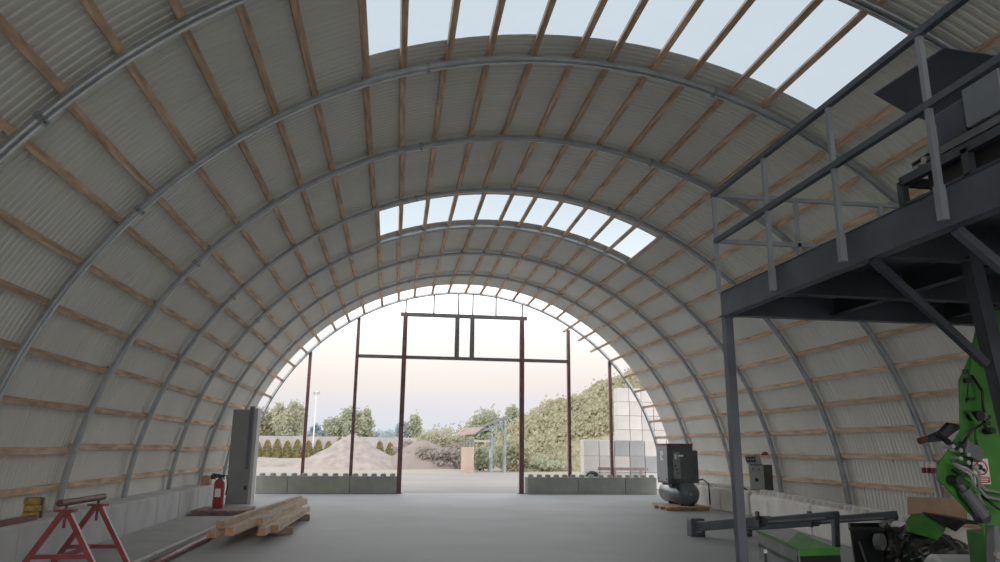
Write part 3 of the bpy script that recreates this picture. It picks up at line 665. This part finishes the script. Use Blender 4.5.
# ------------------------------------------------------------------ ground plate, pipes, pallet, extinguishers, lumber
t = thing('floor_plate', (-3.95, 13, 0), 'flat grey sheet stack lying between the concrete blocks and the red pipe', 'sheet')
MB().box(-4.58, 7.6, 0, -3.34, 17.6, .06).build('plate', M['plate'], t)
MB().box(-3.37, 7.6, .06, -3.325, 17.6, .085).build('pale_edge', M['plate_edge'], t)
o = MB().tube([(-3.10, 8.0, .055), (-3.10, 15.2, .055)], .055, 12).build('steel_pipe', M['rust'], smooth=True)
tag(o, 'long dark red steel pipe lying on the floor along the grey sheets', 'pipe')
o = MB().bar((-4.76, 8.5, .632), (-4.74, 10.95, .632), .07, .064).build('steel_profile', M['rust'])
tag(o, 'dark red steel profile lying on top of the concrete blocks behind the sawhorse', 'profile')
t = thing('yellow_bundle', (-4.9, 11.25, .6), 'small yellow-brown bundle standing on the concrete blocks near the sawhorse', 'bundle')
for k in range(3): MB().box(-5.0 + .01 * (k % 2), 11.15, .6 + .09 * k, -4.80 + .015 * (k % 2), 11.35, .683 + .09 * k).build('wooden_piece', M['yellow'], t, bevel=.01)
m = MB(); m.box(-5.005, 11.22, .6, -4.78, 11.26, .872); m.build('binding_strap', M['dk'], t)
pallet('low_pallet', -4.55, 18.1, -3.30, 19.35, .14, M['pallet_red'], 'weathered red-brown pallet under the fire extinguisher', 6)
def extinguisher(x, y, h, r_, label):
    t = thing('fire_extinguisher', (x, y, .14), label, 'extinguisher')
    z = .14
    b = MB().tube([(x, y, z), (x, y, z + .03), (x, y, z + h * .78), (x, y, z + h * .86), (x, y, z + h * .9)], [r_ * .9, r_, r_, r_ * .7, r_ * .3], 18).build('cylinder_body', M['ext_red'], t, smooth=True)
    MB().box(x - r_ * .5, y - r_ - .006, z + h * .35, x + r_ * .5, y - r_ * .8, z + h * .6).build('instruction_label', M['white'], b)
    MB().tube([(x, y, z + h * .88), (x, y, z + h)], [r_ * .35, r_ * .3], 10).build('valve', M['black'], t)
    m = MB(); m.bar((x - r_ * 1.5, y, z + h * 1.03), (x + r_ * .8, y, z + h * .97), .06, .06); m.bar((x - r_ * 1.3, y - .03, z + h * .93), (x + r_ * .5, y - .03, z + h * .99), .05, .05); m.build('handle', M['black'], t)
    m = MB(); m.cyl((x - r_ * 1.3, y, z + h * .88), (x - r_ * 1.3, y, z + h * 1.02), .06, 10); m.build('gauge', M['black'], t)
    MB().tube([(x, y, z + h * .95), (x + r_ * 1.2, y - .02, z + h), (x + r_ * 1.5, y, z + h * .7), (x + r_ * 1.3, y, z + h * .4)], .02, 8).build('discharge_hose', M['black'], t, smooth=True)
extinguisher(-4.10, 18.75, .76, .125, 'large red fire extinguisher with black valve on the low pallet by the grey panel')
t = thing('wooden_box', (-4.85, 20.3, .6), 'small brown wooden box on the last concrete block behind the extinguisher', 'box')
MB().box(-4.85, 20.05, .6, -4.64, 20.3, .82).build('box_body', M['plywood'], t); MB().box(-4.86, 20.04, .82, -4.63, 20.31, .84).build('lid', M['wood'], t)
t = thing('cladding_panel', (-4.3, 22.1, 0), 'tall grey folded cladding panel standing by the open gable', 'panel')
MB().box(-4.62, 22.0, 0, -4.16, 22.06, 2.62).build('wide_leaf', M['panel'], t)
MB().box(-4.16, 21.98, .0, -4.02, 22.10, 2.72).build('edge_frame', M['panel'], t)
MB().box(-4.155, 21.97, .95, -4.06, 21.985, 2.68).build('navy_channel', M['panel_dk'], t)
MB().box(-4.14, 21.965, .38, -4.07, 21.982, .50).build('lock_plate', M['dk'], t)
MB().box(-4.02, 22.0, .0, -3.93, 22.5, 2.66).build('narrow_leaf', M['panel_lt'], t)

# lumber pile
LB = [  # near x,y, far x,y, z, label
    (-2.80, 13.1, -2.32, 19.6, .315, 'sawn timber beam on top of the lumber pile, nearer the concrete blocks'),
    (-2.44, 12.1, -2.12, 18.9, .315, 'sawn timber beam on top of the lumber pile, reaching furthest to the sawhorse'),
    (-2.88, 12.9, -2.50, 18.2, .19, 'timber beam at the bottom of the pile, next to the red pipe'),
    (-2.62, 13.3, -2.28, 18.6, .19, 'timber beam at the bottom of the pile under the two top beams'),
    (-2.14, 13.2, -2.06, 17.6, .19, 'timber beam at the bottom of the pile, third from the red pipe'),
    (-2.00, 13.7, -1.92, 17.9, .19, 'outermost timber beam at the bottom of the pile, facing the open floor'),
    (-2.26, 13.6, -2.06, 18.6, .315, 'shorter timber beam on top of the pile beside the outermost one')]
for nx, ny, fx, fy, z, lb in LB:
    t = thing('timber_beam', ((nx + fx) / 2, (ny + fy) / 2, z - .06), lb, 'beam', 'timber beams in the lumber pile')
    d = (Vector((fx, fy, z)) - Vector((nx, ny, z))).normalized()
    MB().bar((nx, ny, z), (fx, fy, z), .125, .12).build('beam', M['beam'], t, bevel=.006)
    MB().bar(Vector((nx, ny, z)) - d * .004, Vector((nx, ny, z)) + d * .001, .123, .118).build('end_grain', M['beam_end'], t)
for y, x0, x1, lb in ((14.6, -2.95, -1.80, 'dark timber skid across under the near end of the lumber pile'), (17.2, -2.8, -1.78, 'dark timber skid across under the far end of the lumber pile')):
    tag(MB().box(x0, y - .07, 0, x1, y + .07, .13).build('timber_skid', M['pallet_red'], bevel=.008), lb, 'skid', 'skids under the lumber pile')

# ------------------------------------------------------------------ outside: block stacks
def stack(x0, y, cols, rows, material_of, rowlabel, group, w=.6, h=.6, base=0.0, widths=None):
    z = base
    for r_ in range(rows):
        x = x0 - (0)
        for c in range(cols):
            ww = w
            b = MB().box(x + .012, y, z + .006, x + ww - .012, y + .6, z + h - .006).build('white_block' if material_of(r_, c) is M['block_w'] else 'grey_block', material_of(r_, c), bevel=.02)
            colour = 'white' if material_of(r_, c) is M['block_w'] else 'grey'
            tag(b, '%s block in the %s, %s, %s from its free end' % (colour, rowlabel, 'bottom row' if r_ == 0 else ORD[r_] + ' row up', ['first', 'second', 'third', 'fourth', 'fifth', 'sixth', 'seventh'][c]), 'block', group)
            x += ww
        z += h
greys = {(2, 2), (2, 3), (1, 3), (1, 4), (0, 3)}
stack(7.83, 30.0, 5, 3, lambda r_, c: M['block_w2'] if (r_, c) in greys else M['block_w'], 'low stack outside', 'low stack of blocks outside', w=.66, h=.665)
stack(9.82, 31.6, 5, 7, lambda r_, c: M['block_w'], 'tall stack outside', 'tall stack of blocks outside', w=.56, h=.615)
t = thing('timber_rail', (9.3, 29.2, 0), 'reddish-brown timber rail on two legs in front of the low block stack', 'rail')
MB().box(8.2, 29.15, .78, 10.3, 29.25, .90).build('rail_board', M['pallet_red'], t)
for x in (8.9, 10.0): MB().box(x - .04, 29.16, 0, x + .04, 29.24, .78).build('leg', M['pallet_red'], t)
t = thing('spare_wheel', (8.0, 29.3, 0), 'black rubber wheel standing before the low block stack outside', 'wheel')
m = MB(); n1, n2 = 24, 10; vs = []; fs = []
for i in range(n1):
    for j in range(n2):
        a, b_ = 2 * PI * i / n1, 2 * PI * j / n2
        r_ = .25 + .09 * math.cos(b_); vs.append((8.02 + r_ * math.cos(a), 29.4 + .1 * math.sin(b_), .42 + r_ * math.sin(a)))
for i in range(n1):
    for j in range(n2): fs.append((i * n2 + j, ((i + 1) % n1) * n2 + j, ((i + 1) % n1) * n2 + (j + 1) % n2, i * n2 + (j + 1) % n2))
m.add(vs, fs).build('tyre', M['black'], t, smooth=True)
MB().cyl((8.02, 29.36, .42), (8.02, 29.44, .42), .17, 16).build('rim', M['dk'], t)
MB().box(7.85, 29.3, 0, 8.2, 29.5, .085).build('chock', M['pallet_red'], t)

# heaps
def heap(name, c, rx, ry, h, material, label, seed, amp, power=1.0):
    m = MB(); nr, na = 22, 56; vs = []; fs = []
    for j in range(nr + 1):
        f = j / nr
        for i in range(na):
            a = 2 * PI * i / na; x = c[0] + rx * f * math.cos(a); y = c[1] + ry * f * math.sin(a)
            z = h * (1 - f) ** power
            z += amp * h * (1 - f ** 3) * (mnoise.noise(Vector((x * .5, y * .5, seed))) + .5 * mnoise.noise(Vector((x * 1.3, y * 1.3, seed)))) if j else 0
            vs.append((x, y, max(-.05, z - .03 * f)))
    for j in range(nr):
        for i in range(na):
            i2 = (i + 1) % na; fs.append((j * na + i, (j + 1) * na + i, (j + 1) * na + i2, j * na + i2))
    return tag(m.add(vs, fs).build(name, material, smooth=True, origin=(c[0], c[1], 0)), label, 'heap')
heap('gravel_heap', (-3.05, 56.5), 4.5, 4.0, 2.55, M['sand'], 'tall conical heap of pinkish gravel outside the gable', 1.0, .06, .92)
heap('soil_mound', (2.3, 56.5), 3.4, 3.6, 2.05, M['dirt'], 'brown soil mound with brambles beside the gravel heap', 5.0, .25, .6)
heap('earth_berm', (-12.5, 62.0), 8.5, 4.0, .8, M['sand'], 'low pinkish earth berm in front of the thuja row', 9.0, .15, .5)

# foliage
def leaves(pts, size, rng, m=None):
    m = m or MB()
    for p in pts:
        n = Vector((rng.gauss(0, 1), rng.gauss(0, 1), rng.gauss(0, 1))).normalized(); a = n.orthogonal().normalized(); b = n.cross(a)
        s_ = size * rng.uniform(.6, 1.3); a, b = a * s_, b * s_ * .7; p = Vector(p)
        m.add([p - a - b, p + a - b, p + a + b, p - a + b], [(0, 1, 2, 3)])
    return m
def crown(c, rx, rz, n, rng, clumps=14, spread=.34, shape='round'):
    cs = []
    for _ in range(clumps):
        while True:
            d = Vector((rng.uniform(-1, 1), rng.uniform(-1, 1), rng.uniform(-1, 1)))
            if d.length <= 1: break
        k = 1
        if shape == 'cone': k = 1 - .75 * (d.z * .5 + .5)
        cs.append(Vector((c[0] + d.x * rx * .75 * k, c[1] + d.y * rx * .75 * k, c[2] + d.z * rz * .8)))
    out = []
    for _ in range(n):
        q = rng.choice(cs); out.append(q + Vector((rng.gauss(0, rx * spread * .55), rng.gauss(0, rx * spread * .55), rng.gauss(0, rz * spread * .45))))
    return out
def tree(x, y, h, w, material, label, group, seed, n=1500, size=.45, base=.25, shape='round', name='tree'):
    rng = random.Random(seed); t = thing(name, (x, y, 0), label, 'tree', group)
    MB().tube([(x, y, 0), (x + .1, y, h * .4), (x, y, h * .8)], [w * .05 + .08, w * .04 + .05, .03], 6).build('trunk', M['bark'], t)
    m = leaves(crown((x, y, h * (base + 1) / 2), w / 2, h * (1 - base) / 2, n, rng, 16, .34, shape), size, rng)
    m.build('foliage', material, t)
F = 'leaf_far'
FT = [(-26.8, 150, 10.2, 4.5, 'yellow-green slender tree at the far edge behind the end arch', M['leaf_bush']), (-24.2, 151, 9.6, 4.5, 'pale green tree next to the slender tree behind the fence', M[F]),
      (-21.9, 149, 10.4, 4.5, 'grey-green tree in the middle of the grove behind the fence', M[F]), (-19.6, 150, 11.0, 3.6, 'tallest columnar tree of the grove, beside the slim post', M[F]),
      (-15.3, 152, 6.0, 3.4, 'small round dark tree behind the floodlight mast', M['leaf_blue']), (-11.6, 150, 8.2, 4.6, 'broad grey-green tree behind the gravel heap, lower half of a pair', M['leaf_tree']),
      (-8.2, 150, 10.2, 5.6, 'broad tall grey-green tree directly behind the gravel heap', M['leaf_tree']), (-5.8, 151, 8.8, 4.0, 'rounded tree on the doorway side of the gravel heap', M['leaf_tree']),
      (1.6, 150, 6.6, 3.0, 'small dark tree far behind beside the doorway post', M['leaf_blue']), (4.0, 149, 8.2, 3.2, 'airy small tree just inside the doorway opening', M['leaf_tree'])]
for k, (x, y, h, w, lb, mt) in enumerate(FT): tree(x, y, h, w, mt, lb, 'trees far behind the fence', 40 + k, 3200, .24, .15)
m = MB(); rng = random.Random(5)
pts = []
for _ in range(3500):
    x = rng.uniform(-60, 10); hh_ = 4.6 + 1.6 * mnoise.noise(Vector((x * .35, 0, 2))) + .8 * mnoise.noise(Vector((x * 1.3, 0, 2)))
    pts.append((x, 185 + rng.uniform(-3, 3), rng.uniform(.4, hh_ * 1.05)))
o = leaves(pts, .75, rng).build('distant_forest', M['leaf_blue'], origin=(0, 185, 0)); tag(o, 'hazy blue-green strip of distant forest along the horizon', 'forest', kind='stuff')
# precast fence
t = thing('concrete_fence', (-20, 105, 0), 'long pale precast concrete fence behind the thuja row', 'fence')
MB().box(-50, 105.0, 0, 8, 105.1, 2.95).build('panel', M['fence'], t)
for k in range(29): MB().box(-50 + 2 * k - .07, 104.93, 0, -50 + 2 * k + .07, 105.0, 3.0).build('fence_post', M['fence'], t)
# thujas
rng = random.Random(3)
th = thing('thuja_shrub', (0, 0, 0), 'x', 'shrub', 'thuja shrubs along the fence')
pts = []
for _ in range(900):
    z = rng.random() ** .8; r_ = .62 * (1 - z ** 1.8) ** .6 + .03; a = rng.uniform(0, 2 * PI); rr = r_ * rng.uniform(.75, 1.0)
    pts.append((rr * math.cos(a), rr * math.sin(a), .05 + 2.2 * z))
leaves(pts, .13, rng).build('foliage', M['leaf_thuja'], th)
MB().tube([(0, 0, 0), (0, 0, 1.6)], [.07, .02], 6).build('stem', M['bark'], th)
TX = [-18.06, -16.76, -15.46, -14.16, -12.85, -11.4, -10.1, -8.76, -7.3, -1.9, -.5, 1.2]
TLB = ['just beside the end arch foot', 'second along from the end arch foot', 'third along from the end arch foot', 'fourth along, just before the slim post', 'partly behind the slim post', 'just before the floodlight mast', 'just past the floodlight mast', 'second past the floodlight mast',
       'half hidden by the gravel heap slope', 'first one past the gravel heap', 'second past the gravel heap', 'beside the doorway post past the gravel heap']
for k, x in enumerate(TX):
    c = th if k == 0 else copy_tree(th)
    c.location = (x, 102.5, .08); c.scale = (1, 1, [.95, 1, 1.06, .97, 1.05, .98, 1.03, .96, 1.2, 1, .92, 1][k]); c['label'] = 'yellow-green conical thuja shrub, ' + TLB[k]
# floodlight mast
t = thing('floodlight_mast', (-10.9, 103.5, 0), 'thin white floodlight mast standing in the thuja row', 'mast')
MB().tube([(-10.9, 103.5, 0), (-10.9, 103.5, 9.0)], [.10, .06], 10).build('pole', M['white'], t)
MB().bar((-11.3, 103.4, 9.0), (-10.5, 103.4, 9.0), .1, .1).build('crossarm', M['white'], t)
for x in (-11.2, -10.6): MB().box(x - .18, 103.2, 8.6, x + .18, 103.4, 9.0).build('floodlight', M['silver'], t)

# hillside
HX = [(5.5, 0), (8, .6), (10, 2.0), (12, 3.9), (14.3, 4.9), (16, 5.4), (18, 6.2), (20, 7.1), (23, 8.5), (30, 10.5), (60, 12)]
def crest(x):
    if x <= HX[0][0]: return 0
    for (a, b), (c, d) in zip(HX, HX[1:]):
        if x <= c: return b + (d - b) * (x - a) / (c - a)
    return HX[-1][1]
def hillz(x, y):
    f = max(0, min(1, (y - 50) / 16)); f = f * f * (3 - 2 * f)
    return crest(x) * f + .25 * f * mnoise.noise(Vector((x * .3, y * .3, 7)))
m = MB(); nx_, ny_ = 70, 30; vs = []
for j in range(ny_ + 1):
    for i in range(nx_ + 1):
        x = 4 + 56 * i / nx_; y = 49 + 36 * j / ny_; vs.append((x, y, hillz(x, y) - .02))
m.add(vs, [(j * (nx_ + 1) + i, j * (nx_ + 1) + i + 1, (j + 1) * (nx_ + 1) + i + 1, (j + 1) * (nx_ + 1) + i) for j in range(ny_) for i in range(nx_)])
tag(m.build('hillside', M['hill'], smooth=True, origin=(0, 0, 0)), kind='structure')
rng = random.Random(21); pts = []
while len(pts) < 52000:
    x = rng.uniform(8, 44) if rng.random() < .35 else rng.uniform(8, 26); y = rng.uniform(51, 69)
    d = mnoise.noise(Vector((x * .45, y * .45, 1))) + .6 * mnoise.noise(Vector((x * 1.2, y * 1.2, 4)))
    hgt = max(.15, .75 + .75 * d) * min(1, (y - 50.3) / 4)
    if x < 22 and y < 57.5 and x > 12.5 and rng.random() < .85: continue
    pts.append((x, y, hillz(x, y) + hgt * rng.random() ** .6 + (.5 if rng.random() < .03 else 0)))
o = leaves(pts, .115, rng).build('hillside_scrub', M['leaf_hill'], origin=(15, 60, 0)); tag(o, 'dense olive scrub covering the hillside beyond the doorway', 'scrub', kind='stuff')
for k, (x, y, h, w, lb) in enumerate([(9.2, 80, 6.0, 4.8, 'large round green tree behind the sorting machine'), (13.1, 78, 6.4, 3.4, 'taller green tree behind the doorway post by the hillside'), (11.3, 77, 4.4, 3.0, 'low green tree between the two larger ones behind the sorting machine')]):
    tree(x, y, h, w, M['leaf_tree'], lb, 'trees behind the sorting machine', 70 + k, 4800, .16, .1)
rng = random.Random(8)
for k, (x, y, h, w, mt, lb) in enumerate([(3.6, 58, 3.1, 2.8, 'leaf_bush', 'yellow-green bush growing on the soil mound'), (5.2, 59, 2.9, 2.2, 'leaf_bush', 'greenish bush behind the orange boarded pier'), (4.2, 54.5, 1.5, 1.9, 'leaf_bramble', 'brown bramble bush in front of the soil mound, next to the pier'),
                                         (2.6, 54.6, 1.7, 2.2, 'leaf_bramble', 'grey-brown bramble bush at the middle of the soil mound'), (6.2, 51, 1.7, 1.6, 'leaf_tree', 'green bush under the sorting machine conveyor'), (8.3, 52, 2.3, 2.6, 'leaf_hill', 'olive bush at the toe of the hillside by the sorting machine'), (1.4, 55.5, 1.3, 1.6, 'leaf_bramble', 'brown dry brush on the doorway-post side of the soil mound'),
                                         (1.0, 58.5, 2.0, 2.2, 'leaf_bramble', 'grey-brown thicket on top of the soil mound near the doorway post'), (2.4, 58.2, 2.7, 2.4, 'leaf_bush', 'olive bush on top of the soil mound, nearest the doorway post'), (4.9, 57, 2.2, 2.2, 'leaf_bramble', 'tall brown brush between the soil mound and the pier'), (4.3, 61, 3.7, 4.6, 'leaf_bush', 'broad olive thicket rising behind the soil mound'), (3.4, 54.2, 1.5, 2.0, 'leaf_bramble', 'low brown brush at the foot of the soil mound'),
 (10.6, 51.6, .9, 2.6, 'leaf_tree', 'low green weeds at the toe of the hillside beside the doorway post')]):
    t = thing('wild_bush', (x, y, 0), lb, 'bush', 'wild bushes beyond the doorway')
    leaves(crown((x, y, h * .5), w / 2, h * .5, 1900, rng, 24, .4), .095, rng).build('foliage', M[mt], t)
    MB().tube([(x, y, 0), (x, y, h * .5)], [.06, .03], 6).build('stem', M['bark'], t)
# old sorting machine
t = thing('sorting_machine', (6, 49.3, 0), 'old gravel sorting machine with sloping conveyor on teal legs outside', 'machine')
MB().box(4.52, 48.9, 0, 5.28, 49.7, 1.68).build('boarded_pier', M['pinkboard'], t)
m = MB()
for x in (4.58, 5.22): m.box(x - .04, 48.95, 1.68, x + .04, 49.03, 2.2); m.box(x - .04, 49.57, 1.68, x + .04, 49.65, 2.2)
m.bar((4.58, 49, 1.7), (5.22, 49, 2.2), .05, .05); m.bar((5.22, 49, 1.7), (4.58, 49, 2.2), .05, .05)
m.build('pier_frame', M['slateblue'], t)
tr = MB()
lo_, up_ = Vector((4.75, 49.0, 2.60)), Vector((7.5, 49.0, 3.70))
for yo in (0, .6):
    for zo in (0, -.4):
        tr.bar(lo_ + Vector((0, yo, zo * .6)), up_ + Vector((0, yo, zo)), .13, .13)
    for k in range(8):
        f = k / 8; a_ = lo_.lerp(up_, f) + Vector((0, yo, 0)); b_ = lo_.lerp(up_, f + .125) + Vector((0, yo, -.36)); tr.bar(a_, b_, .08, .08)
tr.build('conveyor_truss', M['slateblue'], t)
MB().hexa([lo_ + Vector((.5, .05, .03)), up_ + Vector((0, .05, .03)), up_ + Vector((0, .55, .03)), lo_ + Vector((.5, .55, .03))], [lo_ + Vector((.5, .05, .08)), up_ + Vector((0, .05, .08)), up_ + Vector((0, .55, .08)), lo_ + Vector((.5, .55, .08))]).build('belt', M['brownroof'], t)
MB().prism([(4.1, 48.7, 2.42), (5.3, 48.7, 2.50), (5.9, 48.7, 2.98), (4.62, 48.7, 2.92)], (0, 1.2, 0)).build('hopper_roof', M['brownroof'], t)
for x, zt in ((6.47, 2.6), (7.38, 3.45)):
    for yy in (48.95, 49.6): MB().box(x - .07, yy - .06, 0, x + .07, yy + .06, zt).build('leg', M['teal'], t)
MB().bar((6.47, 48.95, .9), (6.8, 48.95, 3.0), .09, .09).build('strut', M['teal'], t)
MB().bar((7.4, 48.95, 2.2), (7.0, 48.95, 3.3), .09, .09).build('strut', M['teal'], t)
MB().bar((7.5, 49.2, 3.6), (8.1, 49.2, 2.2), .06, .06).build('strut', M['brownroof'], t)
MB().box(5.28, 48.95, 2.0, 6.6, 49.15, 2.14).build('crossbeam', M['fence'], t)
MB().box(6.3, 48.9, 1.0, 6.45, 49.1, 1.55).build('gearbox', M['silver'], t)

# ------------------------------------------------------------------ sky and camera
BACK = 1.9
w = bpy.data.worlds.new('dusk_sky'); S.world = w; w.use_nodes = True
nt = w.node_tree; N, L = nt.nodes, nt.links; bg = N['Background']
tc = N.new('ShaderNodeTexCoord'); sx = N.new('ShaderNodeSeparateXYZ'); L.new(tc.outputs['Generated'], sx.inputs[0])
rp = N.new('ShaderNodeValToRGB'); cr = rp.color_ramp
SKY = [(0.0, (.70, .73, .79)), (.03, (.70, .73, .80)), (.06, (.80, .77, .80)), (.09, (.94, .84, .78)), (.14, (1.1, 1.04, .99)), (.2, (3.0, 3.0, 3.0)), (.3, (2.0, 2.03, 2.06)), (.42, (1.32, 1.38, 1.44)), (1.0, (1.25, 1.33, 1.41))]
while len(cr.elements) < len(SKY): cr.elements.new(.5)
for e, (p, c) in zip(cr.elements, SKY): e.position = p; e.color = (*c, 1)
L.new(sx.outputs['Z'], rp.inputs[0])
nz = N.new('ShaderNodeTexNoise'); nz.inputs['Scale'].default_value = 3.0; nz.inputs['Detail'].default_value = 3
mp = N.new('ShaderNodeMapping'); mp.inputs['Scale'].default_value = (1, 1, 5); L.new(tc.outputs['Generated'], mp.inputs[0]); L.new(mp.outputs[0], nz.inputs['Vector'])
mr = N.new('ShaderNodeMapRange'); mr.inputs['To Min'].default_value = .95; mr.inputs['To Max'].default_value = 1.05; L.new(nz.outputs['Fac'], mr.inputs['Value'])
mm = N.new('ShaderNodeVectorMath'); mm.operation = 'SCALE'; L.new(rp.outputs[0], mm.inputs[0]); L.new(mr.outputs[0], mm.inputs['Scale'])
bk = N.new('ShaderNodeMapRange'); bk.interpolation_type = 'SMOOTHSTEP'; bk.inputs['From Min'].default_value = -.1; bk.inputs['From Max'].default_value = .9
bk.inputs['To Min'].default_value = 1.0; bk.inputs['To Max'].default_value = BACK
ng = N.new('ShaderNodeVectorMath'); ng.operation = 'DOT_PRODUCT'; ng.inputs[1].default_value = (-.5, -.86, 0); L.new(tc.outputs['Generated'], ng.inputs[0]); L.new(ng.outputs['Value'], bk.inputs['Value'])
m3 = N.new('ShaderNodeVectorMath'); m3.operation = 'SCALE'; L.new(mm.outputs[0], m3.inputs[0]); L.new(bk.outputs[0], m3.inputs['Scale'])
wt = N.new('ShaderNodeMapRange'); wt.inputs['From Min'].default_value = 1.0; wt.inputs['From Max'].default_value = BACK; L.new(bk.outputs[0], wt.inputs['Value'])
wm = N.new('ShaderNodeMix'); wm.data_type = 'RGBA'; wm.inputs['A'].default_value = (1, 1, 1, 1); wm.inputs['B'].default_value = (1.05, 1.0, .93, 1); L.new(wt.outputs[0], wm.inputs['Factor'])
m4 = N.new('ShaderNodeVectorMath'); m4.operation = 'MULTIPLY'; L.new(m3.outputs[0], m4.inputs[0]); L.new(wm.outputs['Result'], m4.inputs[1])
L.new(m4.outputs[0], bg.inputs['Color']); bg.inputs['Strength'].default_value = 1.0

cam = bpy.data.cameras.new('camera'); co = bpy.data.objects.new('camera', cam); COL.objects.link(co)
yaw, pitch, roll, fpx = rad(8.0406), rad(13.0711), rad(.6064), 721.09
cam.sensor_fit = 'HORIZONTAL'; cam.sensor_width = 36; cam.lens = 36 * fpx / 1000; cam.clip_end = 1000; cam.clip_start = .05
fw = Vector((math.sin(yaw) * math.cos(pitch), math.cos(yaw) * math.cos(pitch), math.sin(pitch)))
rt = Vector((math.cos(yaw), -math.sin(yaw), 0)); up = rt.cross(fw)
r2 = rt * math.cos(roll) + up * math.sin(roll); u2 = -rt * math.sin(roll) + up * math.cos(roll)
mw = Matrix((r2, u2, -fw)).transposed().to_4x4(); mw.translation = (0, 0, 1.6)
co.matrix_world = mw
S.camera = co
S.view_settings.view_transform = 'Standard'; S.view_settings.look = 'None'; S.view_settings.exposure = 0.0; S.view_settings.gamma = 1.25
S.cycles.max_bounces = 10; S.cycles.diffuse_bounces = 6; S.cycles.transparent_max_bounces = 12
S.cycles.use_denoising = True
